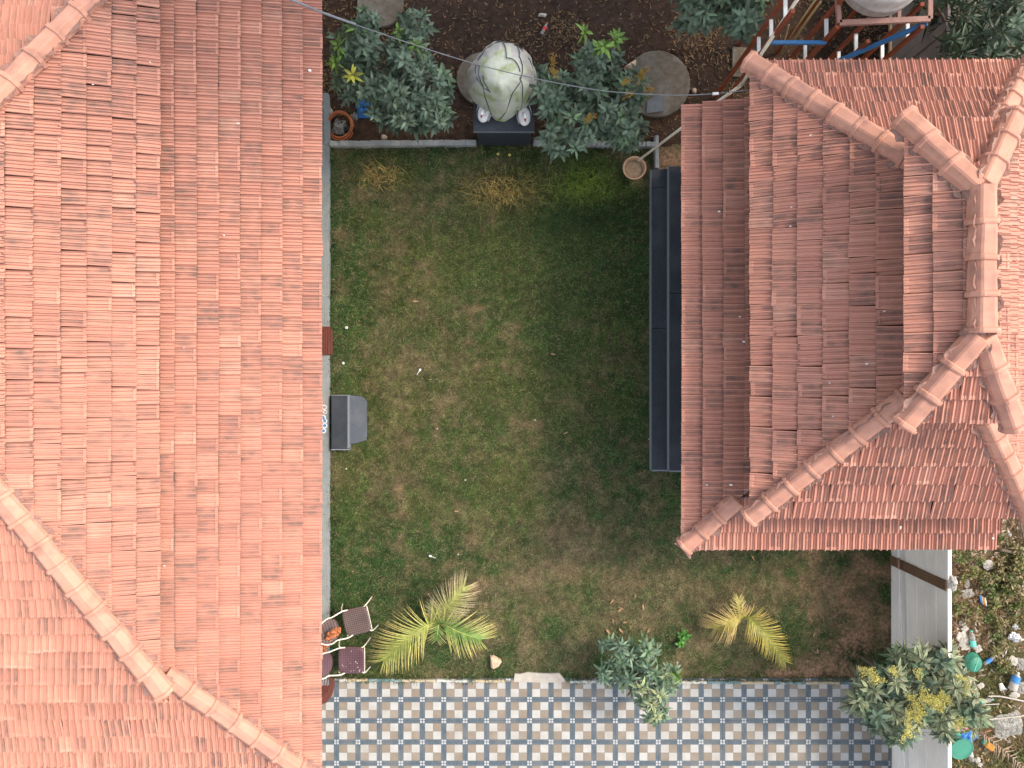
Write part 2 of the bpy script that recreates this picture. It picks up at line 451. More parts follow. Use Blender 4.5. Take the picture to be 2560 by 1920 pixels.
M['twhite'] = material('tile_white', (.38, .38, .365), (.33, .33, .31), scale=5, rough=.4, bump=.03, c3=(.27, .25, .22), scale3=1.6, amt3=.6)
M['ttan'] = material('tile_tan', (.215, .178, .138), (.185, .152, .118), scale=6, rough=.45, bump=.03, c3=(.27, .235, .20), scale3=2.0, amt3=.5)
M['tlight'] = material('tile_light_grey', (.47, .49, .51), (.42, .44, .46), scale=9, rough=.45, bump=.03)
M['grout'] = material('grout', (.22, .215, .20), (.14, .135, .125), scale=12, rough=.9)
M['kyellow'] = material('yellow_kerb_paint', (.40, .34, .22), (.34, .29, .20), scale=14, rough=.8, c3=(.36, .34, .29), scale3=9, amt3=.95)
M['kteal'] = material('teal_kerb_paint', (.07, .15, .155), (.11, .19, .19), scale=14, rough=.8, c3=(.33, .34, .32), scale3=9, amt3=.9)
M['kwhite'] = material('bare_kerb_plaster', (.47, .46, .43), (.40, .39, .36), scale=14, rough=.9, c3=(.25, .33, .33), scale3=7, amt3=.6)
M['paint_blue'] = material('blue_powder', (.04, .20, .42), (.06, .25, .48), rough=.9, bump=0)
M['paint_white'] = material('white_powder', (.6, .6, .6), rough=.9, bump=0)
M['guano'] = material('bird_lime', (.70, .69, .66), (.58, .57, .55), rough=.9, bump=0)
M['glass'] = material('window_glass', (.03, .04, .05), rough=.08, bump=0, spec=.6)
M['wood'] = material('door_wood', (.16, .075, .035), (.11, .05, .025), scale=6, rough=.5, stretch=(1, 1, .2))
M['swan_red'] = material('red_beak_paint', (.42, .03, .03), rough=.45, bump=0)

# ------------------------------------------------------------------ ground, soil beds, lawn
def struct(o):
    o['kind'] = 'structure'; return o

g = MB()
g.sheet(lambda u, v: ((u - .5) * 600, (v - .5) * 600, -.06), 8, 8)
gm = material('bare_earth', (.17, .115, .07), (.11, .075, .045), scale=3, rough=.95, bump=.7, bscale=18, c3=(.07, .075, .03), scale3=.35, amt3=.7)
struct(g.build('ground', gm))

def px_of(x, y):
    return 1280 + x / K, 960 - y / K

def blob(px, py, cx, cy, rx, ry):
    return np.exp(-(((px - cx) / rx) ** 2 + ((py - cy) / ry) ** 2))

def lawn_state(x, y):
    """dryness 0..1, bareness 0..1 and yellowing 0..1 of the turf"""
    px, py = px_of(x, y)
    n1 = fbm(x, y, 1.3, 3); n2 = fbm(x, y, .35, 31); n3 = fbm(x, y, 2.6, 77)
    n4 = fbm(x, y, .13, 57, 3)
    dry = .17 + 1.2 * (n1 - .5) + 1.3 * (n2 - .5) + 1.4 * (n4 - .5) - .28 * blob(px, py, 1380, 760, 330, 300)
    for (cx, cy, rx, ry, a) in [(900, 420, 110, 70, .55), (1240, 480, 120, 70, .3), (980, 1000, 160, 220, .30), (1120, 640, 190, 130, .12), (1450, 1480, 260, 200, .5),
                                (1950, 1500, 300, 150, .55), (1500, 860, 130, 120, .3), (1480, 960, 160, 180, .12), (1180, 1350, 200, 160, .15), (1260, 1640, 200, 60, .12),
                                (1420, 700, 170, 150, -.30), (880, 850, 60, 300, -.40), (880, 1380, 70, 250, -.35), (1450, 520, 150, 60, -.5), (1200, 1100, 190, 140, -.15),
                                (1620, 800, 30, 400, .25), (848, 700, 14, 300, .5), (1100, 400, 150, 40, -.2)]:
        dry = dry + a * blob(px, py, cx, cy, rx, ry)
    bare = -.20 + 1.3 * (n2 - .5) + .6 * (n3 - .5) + .7 * (n4 - .5)
    for (cx, cy, rx, ry, a) in [(2150, 1530, 120, 150, 1.0), (2000, 1690, 330, 28, .8), (2060, 1420, 160, 70, .45), (2120, 1650, 120, 60, .7), (1400, 1395, 70, 60, .35), (1800, 1350, 260, 40, .1), (1680, 400, 60, 60, .9), (900, 410, 70, 40, .2), (1400, 1540, 60, 60, .25), (1210, 1470, 40, 40, .2)]:
        bare = bare + a * blob(px, py, cx, cy, rx, ry)
    yel = .02 + 1.4 * (fbm(x, y, 1.8, 205) - .5)
    for (cx, cy, rx, ry, a) in [(960, 1050, 190, 260, .35), (1250, 480, 90, 50, .9), (960, 440, 60, 30, .7), (1100, 640, 190, 110, .35), (1480, 460, 90, 50, .4), (1300, 1350, 300, 250, .2), (900, 540, 50, 40, .4)]:
        yel = yel + a * blob(px, py, cx, cy, rx, ry)
    return np.clip(dry, 0, 1), np.clip(bare, 0, 1), np.clip(yel, 0, 1)

GREEN = np.array([.038, .086, .022]); DRYC = np.array([.175, .143, .076]); YELC = np.array([.120, .125, .030]); SOILC = np.array([.25, .150, .092])
def lawn_col(x, y):
    d, b, yl = lawn_state(x, y)
    d = d[:, None]; b = b[:, None]; yl = yl[:, None]
    c = GREEN * (1 - yl) + YELC * yl
    c = c * (1 - d) + DRYC * d
    return c, b

LX0, LX1, LY0, LY1 = -3.40, 7.12, -5.56, 4.50
nx, ny = 150, 144
xs = np.linspace(LX0, LX1, nx); ys = np.linspace(LY0, LY1, ny)
gx, gy = np.meshgrid(xs, ys); gx = gx.ravel(); gy = gy.ravel()
cc, bb = lawn_col(gx, gy)
cc = cc * .55 * (1 - bb) + SOILC * bb
gz = .03 * (fbm(gx, gy, .9, 5) - .5) + .012 * (fbm(gx, gy, .12, 9) - .5)
idx = np.arange(nx * ny).reshape(ny, nx)
fq = np.stack([idx[:-1, :-1], idx[:-1, 1:], idx[1:, 1:], idx[1:, :-1]], -1).reshape(-1, 4)
struct(link('lawn', fast_mesh('lawn', np.stack([gx, gy, gz], 1), fq, 4, M['lawn'], cc, True)))

def blades(n, xr, yr, keep, length, height, width, colfn, seed, seg=1):
    r = np.random.RandomState(seed)
    x = r.uniform(*xr, n); y = r.uniform(*yr, n)
    k = keep(x, y, r); x = x[k]; y = y[k]; n = len(x)
    a = r.uniform(0, 2 * np.pi, n) ; L = r.uniform(*length, n); hh = r.uniform(*height, n); w = r.uniform(*width, n)
    z = .03 * (fbm(x, y, .9, 5) - .5)
    dx, dy = np.cos(a), np.sin(a)
    p0 = np.stack([x - dy * w / 2, y + dx * w / 2, z], 1); p1 = np.stack([x + dy * w / 2, y - dx * w / 2, z], 1)
    col = colfn(x, y, r)
    if seg == 1:
        p2 = np.stack([x + dx * L, y + dy * L, z + hh], 1)
        v = np.stack([p0, p1, p2], 1).reshape(-1, 3)
        return v, np.arange(3 * n).reshape(-1, 3), np.repeat(col, 3, 0)
    bend = r.uniform(-.5, .5, n)
    ex, ey = np.cos(a + bend), np.sin(a + bend)
    mx_, my_ = x + dx * L * .5, y + dy * L * .5
    q0 = np.stack([mx_ - dy * w / 2, my_ + dx * w / 2, z + hh], 1); q1 = np.stack([mx_ + dy * w / 2, my_ - dx * w / 2, z + hh], 1)
    t = np.stack([mx_ + ex * L * .5, my_ + ey * L * .5, z + hh * .75], 1)
    v = np.stack([p0, p1, q0, q1, t], 1).reshape(-1, 3)
    b = np.arange(n)[:, None] * 5
    f = np.concatenate([b + [0, 1, 3], b + [0, 3, 2], b + [2, 3, 4]], 1).reshape(-1, 3)
    return v, f, np.repeat(col, 5, 0)

def on_lawn(x, y):
    px, py = px_of(x, y)
    house = (x > 2.56) & (y > -1.6)
    slab = (px > 826) & (px < 918) & (py > 986) & (py < 1124)
    patch = (px > 1284) & (px < 1416) & (py > 1682)
    pot = (px - 1583) ** 2 + (py - 420) ** 2 < 24 ** 2
    return ~(house | slab | patch | pot)

def keep_lawn(x, y, r):
    d, b, yl = lawn_state(x, y)
    return on_lawn(x, y) & (r.rand(len(x)) > b * 1.05)
def col_lawn(x, y, r):
    c, b = lawn_col(x, y)
    c = c * r.uniform(.5, 1.5, (len(x), 1)) * (.5 + 1.0 * vnoise(x, y, .07, 811))[:, None] * (.7 + .6 * fbm(x, y, .5, 821))[:, None]
    odd = r.rand(len(x)) < .13
    c[odd] = DRYC * r.uniform(.9, 1.9, (odd.sum(), 1))
    return c
v, f, c = blades(430000, (LX0 + .01, LX1), (LY0, LY1), keep_lawn, (.03, .10), (.008, .045), (.005, .011), col_lawn, 1)
o = link('short_grass', fast_mesh('short_grass', v, f, 3, M['blade'], c))
tag(o, 'short patchy green and straw coloured turf of the courtyard', 'grass', kind='stuff')

def keep_tall(x, y, r):
    px, py = px_of(x, y)
    w = np.maximum.reduce([blob(px, py, 1455, 470, 85, 55), blob(px, py, 1250, 475, 95, 40) * .75, blob(px, py, 1440, 545, 150, 40) * .7, blob(px, py, 950, 440, 60, 35) * .6, blob(px, py, 1340, 430, 60, 30) * .5,
                            blob(px, py, 2140, 1640, 60, 30) * .5])
    return (r.rand(len(x)) < w) & (r.rand(len(x)) < .75) & on_lawn(x, y)
def col_tall(x, y, r):
    px, py = px_of(x, y)
    t = np.clip(blob(px, py, 1460, 460, 120, 60) * 1.1 - blob(px, py, 1440, 550, 170, 30) * .9, 0, 1)[:, None]
    yq = np.clip(blob(px, py, 1250, 475, 90, 45) + blob(px, py, 950, 440, 60, 40), 0, 1)[:, None]
    base = np.array([.035, .075, .022]); fresh = np.array([.13, .20, .03]); straw = np.array([.42, .30, .10])
    c = base * (1 - t) + fresh * t
    c = c * (1 - yq) + straw * yq
    return c * r.uniform(.4, 1.6, (len(x), 1))
v, f, c = blades(150000, (-3.2, 7.0), (-5.4, 4.4), keep_tall, (.10, .24), (.04, .12), (.007, .013), col_tall, 2, 2)
o = link('tall_grass', fast_mesh('tall_grass', v, f, 3, M['blade'], c))
tag(o, 'longer yellow and bright green grass tufts near the planting bed', 'grass', kind='stuff')

def keep_edge(x, y, r):
    near = np.minimum.reduce([np.abs(x + 3.38), np.abs(y + 5.52), np.abs(y - 4.44)])
    return (r.rand(len(x)) < np.clip(1 - near / .09, 0, 1) * np.clip((fbm(x, y, .35, 700) - .32) * 3, 0, 1)) & on_lawn(x, y) & (y < 4.45)
v, f, c = blades(260000, (-3.44, 7.0), (-5.56, 4.46), keep_edge, (.05, .14), (.05, .12), (.006, .011), col_lawn, 44, 2)
o = link('edge_grass', fast_mesh('edge_grass', v, f, 3, M['blade'], c))
tag(o, 'untrimmed grass fringe along the ledge and the kerbs', 'grass', kind='stuff')

# planting bed of dark red soil behind the lawn
nx, ny = 170, 80
gx, gy = np.meshgrid(np.linspace(-3.9, 7.06, nx), np.linspace(4.45, 9.5, ny)); gx = gx.ravel(); gy = gy.ravel()
n1 = fbm(gx, gy, 1.6, 401)[:, None]; n2 = fbm(gx, gy, .4, 433)[:, None]
cc = np.array([.040, .021, .013]) * (1 - n1) + np.array([.024, .015, .011]) * n1
cc = cc * (.6 + .8 * n2)
nearkerb = np.exp(-((gy - 4.8) / .5) ** 2)[:, None]
cc = cc * (1 - .5 * nearkerb) + np.array([.075, .042, .024]) * .5 * nearkerb
gz = .10 * (fbm(gx, gy, .8, 440) - .5) + .03 * (fbm(gx, gy, .15, 450) - .5) - .01
idx = np.arange(nx * ny).reshape(ny, nx)
fq = np.stack([idx[:-1, :-1], idx[:-1, 1:], idx[1:, 1:], idx[1:, :-1]], -1).reshape(-1, 4)
struct(link('garden_soil', fast_mesh('garden_soil', np.stack([gx, gy, gz], 1), fq, 4, M['soil'], cc, True)))

def litter_mesh(n, xr, yr, dens, length, width, cols, seed, zfn, curl=.03):
    """small curled dead leaves, four triangles each"""
    r = np.random.RandomState(seed)
    x = r.uniform(*xr, n); y = r.uniform(*yr, n)
    k = r.rand(n) < dens(x, y); x = x[k]; y = y[k]; n = len(x)
    a = r.uniform(0, 2 * np.pi, n); L = r.uniform(*length, n); w = r.uniform(*width, n); c_ = r.uniform(-.8, .8, n)
    z = zfn(x, y) + .008
    def pt(s, side, up):
        ang = a + c_ * s
        return np.stack([x + np.cos(ang) * L * s - np.sin(ang) * w * side, y + np.sin(ang) * L * s + np.cos(ang) * w * side, z + up * r.uniform(.2, 1, n) * curl], 1)
    v = np.stack([pt(0, 0, .6), pt(.45, .5, .1), pt(.45, -.5, .5), pt(.75, .35, .2), pt(.75, -.35, .5), pt(1, 0, .8)], 1).reshape(-1, 3)
    b = np.arange(n)[:, None] * 6
    f = np.concatenate([b + [0, 2, 1], b + [1, 2, 4], b + [1, 4, 3], b + [3, 4, 5]], 1).reshape(-1, 3)
    cs = np.array(cols)[r.randint(0, len(cols), n)] * r.uniform(.6, 1.4, (n, 1))
    return v, f, np.repeat(cs, 6, 0)
soilz = lambda x, y: .10 * (fbm(x, y, .8, 440) - .5) + .03 * (fbm(x, y, .15, 450) - .5) - .01
def litter_dens(x, y):
    px, py = px_of(x, y)
    d = np.clip((fbm(x, y, 1.1, 610) - .36) * 3.2, .10, 1)
    d = d * np.clip((345 - py) / 90, .06, 1)
    d = np.where((px < 1140) & (py > 230), d * .25, d)
    return d
v, f, c = litter_mesh(30000, (-3.6, 7.0), (4.62, 8.4), litter_dens, (.05, .105), (.014, .026),
                      [(.12, .072, .032), (.085, .048, .024), (.165, .11, .056), (.06, .034, .018), (.14, .09, .048), (.10, .08, .055)], 12, soilz)
o = link('leaf_litter', fast_mesh('leaf_litter', v, f, 3, M['litter'], c))
tag(o, 'curled brown fallen leaves scattered over the dark soil', 'fallen leaves', kind='stuff')

# ------------------------------------------------------------------ patio of patterned tiles
patio = MB().span((-4.4, -9.2, -.05), (7.12, -5.60, .012)).build('patio', M['grout'])
struct(patio)
def patio_tile_mesh(name, flip):
    t = MB(); s = .5; h = .0
    g_ = .496                                   # half size less the joint
    st = .122                                   # dark border
    def top(x0, y0, x1, y1, mi, z=0.0):
        t._add([(x0, y0, z), (x1, y0, z), (x1, y1, z), (x0, y1, z)], [(0, 1, 2, 3)], mi)
    i = .5 - st
    e = .004
    # four checks, each very slightly proud
    for (ax, ay, k) in ((-1, -1, 0), (1, 1, 0), (-1, 1, 1), (1, -1, 1)):
        x0, x1 = sorted((ax * e, ax * (i - e))); y0, y1 = sorted((ay * e, ay * (i - e)))
        mi = 1 if (k == 0) == flip else 2
        top(x0, y0, x1, y1, mi, .0012)
    # dark field with corner squares
    top(-g_, -g_, g_, g_, 0, 0.0)
    for ax in (-1, 1):
        for ay in (-1, 1):
            a, b = i + .016, g_ - .012
            x0, x1 = sorted((ax * a, ax * b)); y0, y1 = sorted((ay * a, ay * b))
            q = .022
            t._add([(x0 + q, y0, .0012), (x1 - q, y0, .0012), (x1, y0 + q, .0012), (x1, y1 - q, .0012), (x1 - q, y1, .0012), (x0 + q, y1, .0012), (x0, y1 - q, .0012), (x0, y0 + q, .0012)], [tuple(range(8))], 3)
            cx, cy = (x0 + x1) / 2, (y0 + y1) / 2; d = .018
            top(cx - d, cy - d, cx + d, cy + d, 4, .002)
    # sides
    for (a, b) in (((-g_, -g_), (g_, -g_)), ((g_, -g_), (g_, g_)), ((g_, g_), (-g_, g_)), ((-g_, g_), (-g_, -g_))):
        t._add([(*a, -.02), (*b, -.02), (*b, 0), (*a, 0)], [(0, 1, 2, 3)], 0)
    return t.mesh(name, [M['tdark'], M['twhite'], M['ttan'], M['tlight'], M['grout']])
tm = [patio_tile_mesh('floor_tile', True), patio_tile_mesh('floor_tile_b', False)]
kz = .03
for r_ in range(-1, 8):
    for c_ in range(-3, 27):
        px = 841.3 + 53.62 * c_ - 53.62 / 2; py = 1748.7 + 53.1 * r_ + 53.1 / 2
        p = P(px, py, kz)
        o = link('floor_tile', tm[0 if random.random() < .72 else 1], patio)
        sx, sy = 53.62 * K * (H - kz) / H, 53.1 * K * (H - kz) / H
        if px + 27 > 2226:
            w = (2226 - (px - 26.81)) / 53.62
            if w < .1:
                bpy.data.objects.remove(o); continue
            p = P(px - 26.81 + 53.62 * w / 2, py, kz); sx *= w
        o.matrix_basis = Matrix.Translation(p + Vector((0, 0, random.uniform(-.001, .001)))) @ Matrix.Rotation(random.uniform(-.002, .002), 4, 'Z') @ Matrix.Diagonal((sx, sy, 1, 1))
# painted brick edging between lawn and patio
kerb = MB().span((-3.36, -5.565, -.05), (7.10, -5.535, .03)).build('kerb', M['grout'])
struct(kerb)
segs = [(846, 868, 'kwhite'), (868, 920, 'kyellow'), (920, 1003, 'kteal'), (1003, 1090, 'kyellow'), (1090, 1172, 'kwhite'), (1172, 1180, 'kteal'), (1180, 1262, 'kyellow'), (1424, 1540, 'kwhite'),
        (1655, 1768, 'kwhite'), (1768, 1851, 'kteal'), (1851, 1936, 'kyellow'), (1936, 2014, 'kteal'), (2014, 2101, 'kyellow'), (2101, 2152, 'kteal'), (2152, 2222, 'kyellow'), (1540, 1655, 'kyellow')]
for (a, b, k) in segs:
    ya = 1701 + (a - 850) * 8 / 1350; yb = 1701 + (b - 850) * 8 / 1350
    p, q = P(a + 1, ya, .075), P(b - 1, yb, .075)
    mb = MB(); n = 5
    for i_ in range(n):
        u0, u1 = i_ / n, (i_ + 1) / n
        jitter = random.uniform(-.006, .006)
        mb.beam(p.lerp(q, u0) + Vector((0, jitter, -.05)), p.lerp(q, u1) + Vector((0, jitter, -.05 + random.uniform(-.004, .004))), .048, .11)
    mb.build('kerb_brick', M[k], kerb, bevel=.006)
# worn concrete apron where the kerb is broken
pts = [P(x, y, .05) for (x, y) in [(1283, 1705), (1287, 1684), (1300, 1686), (1318, 1681), (1340, 1683), (1372, 1684), (1398, 1683), (1408, 1693), (1416, 1706), (1350, 1708)]]
o = MB().prism(pts[::-1], -.03, .045).build('concrete_apron', M['palec'], None, bevel=.008, jitter=.004)
struct(o)

# ------------------------------------------------------------------ ledge along the long house, garden kerb
lg = MB().span((-4.2, -5.62, -.05), (-3.40, 5.2, .10)).build('plinth_ledge', M['ledge'], None, bevel=.01)
struct(lg)
mb = MB().span((-3.475, -5.5, .09), (-3.467, 4.9, .1035))
mb.build('plinth_joint', material('ochre_joint', (.30, .24, .16), (.2, .2, .19), scale=4, rough=.9), lg)
for yj in (-4.6, -3.35, -2.1, -.85, .4, 1.65, 2.9, 4.15):
    MB().span((-3.81, yj - .004, .09), (-3.398, yj + .004, .1032)).build('plinth_joint', M['concrete'], lg)
# blue and white powder drawing on the ledge
dr = MB()
for i_, (cx, cy, r) in enumerate([(812, 1018, 6.5), (814, 1030, 5), (809.5, 1043, 6), (813, 1052, 6.5), (813, 1064, 7), (810, 1077, 6.5)]):
    c0 = P(cx, cy, .1)
    rr = r * K
    ring = []
    for k in range(14):
        t = 2 * math.pi * k / 14
        ring.append((c0.x + rr * math.cos(t) * (1.15 if math.cos(t) < 0 else .85), c0.y + rr * math.sin(t) * (1 - .3 * max(0, math.cos(t)))))
    dr.prism(ring, .1, .1045, mi=1)
    if i_ >= 2:
        dr.prism([(c0.x + (p[0] - c0.x) * .62 - .004, c0.y + (p[1] - c0.y) * .62) for p in ring], .1, .106, mi=0)
    else:
        dr.prism([(c0.x + (p[0] - c0.x) * .66, c0.y + (p[1] - c0.y) * .66) for p in ring], .1, .106, mi=2)
o = dr.build('powder_drawing', [M['paint_blue'], M['paint_white'], M['ledge']])
tag(o, 'blue and white petal pattern drawn in powder on the grey ledge', 'floor drawing')

gk = thing('garden_kerb', 'low grey cement kerb between the lawn and the planting bed', 'kerb', P(1240, 357, 0))
for (a, b) in [((822, 358), (1000, 357)), ((1000, 357), (1190, 356)), ((1333, 357), (1466, 357)), ((1466, 357), (1552, 359)), ((1552, 359), (1640, 360))]:
    p, q = P(*a, .15), P(*b, .15)
    mb = MB(); n = 7
    for i_ in range(n):
        u0, u1 = i_ / n, (i_ + 1) / n + .01
        mb.beam(p.lerp(q, u0) + Vector((0, random.uniform(-.008, .008), -.08)), p.lerp(q, u1) + Vector((-.004, random.uniform(-.008, .008), -.08 + random.uniform(-.006, .006))), .10, .17)
    mb.build('kerb_block', M['concrete'], gk, bevel=.015, jitter=.003)
mb = MB().beam(P(1642, 338, .15) - Vector((0, 0, .08)), P(1643, 420, .15) - Vector((0, 0, .08)), .075, .17)
mb.build('kerb_block', M['concrete'], gk, bevel=.012, jitter=.003)
mb = MB().beam(P(813, 232, .12) - Vector((0, 0, .07)), P(818, 360, .12) - Vector((0, 0, .07)), .11, .15)
mb.build('kerb_block', M['ledge'], gk, bevel=.012, jitter=.003)

# ------------------------------------------------------------------ precast boundary wall
WX = 7.11
bw = thing('boundary_wall', 'white precast panel compound wall beside the waste plot', 'wall', (WX, 0, 0))
posts = [-9.35, -7.33, -5.32, -3.30, -1.27, .76, 2.79, 4.30, 5.85]
for a, b in zip(posts[:-1], posts[1:]):
    for k in range(6):
        z0, z1 = k * .30, (k + 1) * .30 - .013
        mb = MB().span((WX, a + .07, z0), (WX + .055, b - .07, z1))
        mb.build('wall_panel', M['white_wall'] if b < 4 else M['grey_wall'], bw, bevel=.006).location.x = random.uniform(-.006, .006)
for yq in posts:
    mb = MB().span((WX - .035, yq - .085, 0), (WX + .10, yq + .085, 1.82))
    mt = M['brown_paint'] if abs(yq + 3.3) < .1 else (M['white_wall'] if yq < 4 else M['grey_wall'])
    mb.build('wall_post', mt, bw, bevel=.01)
mb = MB().span((WX - .006, -9.4, 1.797), (WX + .06, 4.2, 1.83))
mb.build('wall_coping', M['white_wall'], bw, bevel=.008)
dk = thing('garden_wall', 'dark mossy precast wall under the trees behind the tank stand', 'wall', (WX, 7, 0))
for k in range(6):
    for (a, b) in ((5.97, 7.9), (7.92, 9.9)):
        MB().span((WX + .01, a, k * .3), (WX + .06, b, k * .3 + .294)).build('wall_panel', material('mossy_precast', (.075, .08, .07), (.05, .055, .045), scale=4, rough=.95, bump=.3) if False else M['grey_wall'], dk, bevel=.006)
# crumpled white cloth over the brown post
def crumple(name, label, cat, px, py, z, sx, sy, h, mat, seed, group=None, nu=9, nv=9, rz=0, up=.4):
    r = random.Random(seed); c0 = P(px, py, z)
    q = Matrix.Rotation(rz, 3, 'Z')
    ph = [r.uniform(0, 6.3) for _ in range(6)]
    hh = [[r.random() for _ in range(nu + 1)] for _ in range(nv + 1)]
    def fn(u, v):
        a, b = u - .5, v - .5
        e = 1 + .07 * math.sin(7 * math.atan2(b, a + 1e-6) + ph[0]) + .10 * math.sin(4 * math.atan2(b, a + 1e-6) + ph[1])
        rr = math.hypot(a, b)
        z_ = max(0, (1 - (rr * 2) ** 2 * .8)) * h * (up + (1 - up) * hh[round(v * nv)][round(u * nu)])
        sq = 1 - .25 * (a * b * 4) ** 2
        return c0 + q @ Vector(((a + r.uniform(-.03, .03)) * sx * e * sq, (b + r.uniform(-.03, .03)) * sy * e * sq, z_ + .004))
    mb = MB().sheet(fn, nu, nv)
    for i_ in range(len(mb.sm)): mb.sm[i_] = False
    o = mb.build(name, mat)
    tag(o, label, cat, group)
    return o
# ------------------------------------------------------------------ roofs
F = H / K          # focal length in photograph pixels
class Face:
    """a roof slope through eave point O: U along the eave, V up the slope"""
    def __init__(s, O, u, inward, t):
        s.O = Vector(O); s.U = Vector(u).normalized()
        s.V = (Vector((inward[0], inward[1], 0)).normalized() + Vector((0, 0, t))).normalized()
        s.N = s.U.cross(s.V)
        if s.N.z < 0: s.U = -s.U; s.N = -s.N          # keep (U, V, N) right-handed
    def uv(s, p):
        d = Vector(p) - s.O; return (d.dot(s.U), d.dot(s.V))
    def at(s, u, v, n=0.0):
        return s.O + s.U * u + s.V * v + s.N * n
    def hit(s, px, py):
        d = Vector(((px - 1280) / F, (960 - py) / F, -1)); c = Vector((0, 0, H))
        t = (s.O - c).dot(s.N) / d.dot(s.N)
        return c + d * t

PU = [0, .04, .08, .11, .26, .29, .32, .43, .47, .52, .56, .69, .72, .75, .89, .94, 1.0]
PH = [.010, .034, .034, .002, .0, .017, .0, .002, .032, .032, .002, .0, .017, .0, .002, .028, .010]
PP = [.2, 0, 0, .8, 1, .5, 1, .8, 0, 0, .8, 1, .5, 1, .8, 0, .2]
def tile_variant(i):
    r = random.Random(100 + i)
    lipped = i % 4 == 0
    tone = min(1, max(0, r.gauss(.5, .14))); stain = max(.22, r.uniform(-.45, 1.15))
    if lipped: stain = max(.3, r.uniform(.0, 1.25))
    rows = [(0, True), (.13, True), (.16, False), (.88, False), (1, False)] if lipped else [(0, False), (.88, False), (1, False)]
    V = []; Cc = []
    for (v, lip) in rows:
        for u, h, p in zip(PU, PH, PP):
            V.append((u, v, max(h, .009) if lip else h))
            Cc.append((tone - .6, 1.9, .9) if v == 1 else (tone, stain, p * (.4 if lip else 1)))      # top row painted dark as the shadow line of the next course
    n = len(PU); Fc = []
    for j in range(len(rows) - 1):
        for k in range(n - 1):
            Fc.append((j * n + k, j * n + k + 1, (j + 1) * n + k + 1, (j + 1) * n + k))
    b = len(V)
    if True:                                            # dark strip painted as shade in the gap under the butt edge
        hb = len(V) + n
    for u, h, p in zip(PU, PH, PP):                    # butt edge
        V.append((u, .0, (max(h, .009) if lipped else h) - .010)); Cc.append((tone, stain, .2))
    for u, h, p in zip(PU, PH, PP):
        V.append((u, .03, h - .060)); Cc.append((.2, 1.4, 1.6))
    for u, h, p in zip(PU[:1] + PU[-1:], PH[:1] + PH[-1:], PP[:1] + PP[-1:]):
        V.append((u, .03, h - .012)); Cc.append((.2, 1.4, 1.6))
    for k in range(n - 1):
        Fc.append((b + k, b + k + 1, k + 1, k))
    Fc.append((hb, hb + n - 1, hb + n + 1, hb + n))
    return np.array(V, dtype=float), np.array(Fc), np.array(Cc)
NV = 24
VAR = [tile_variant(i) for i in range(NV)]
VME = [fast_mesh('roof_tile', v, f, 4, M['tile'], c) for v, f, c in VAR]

def clip_poly(mesh_v, mesh_f, mesh_c, edges, face):
    """cut a tile along the hips (edges: (u, v, nu, nv) keep-side lines in the slope)"""
    bm = bmesh.new()
    cl = bm.verts.layers.float_color.new('col')
    vs = []
    for p, c in zip(mesh_v, mesh_c):
        q = bm.verts.new(p); q[cl] = (*c, 1); vs.append(q)
    for f in mesh_f: bm.faces.new([vs[i] for i in f])
    for (u, v, nu_, nv_) in edges:
        co = face.at(u, v); no = face.U * nu_ + face.V * nv_
        bmesh.ops.bisect_plane(bm, geom=bm.verts[:] + bm.edges[:] + bm.faces[:], plane_co=co, plane_no=-no, clear_outer=True)
    bmesh.ops.triangulate(bm, faces=bm.faces[:])
    bm.verts.index_update()
    V = np.array([v.co[:] for v in bm.verts]); Fc = np.array([[v.index for v in f.verts] for f in bm.faces]); Cc = np.array([v[cl][:3] for v in bm.verts])
    bm.free()
    return V, Fc, Cc

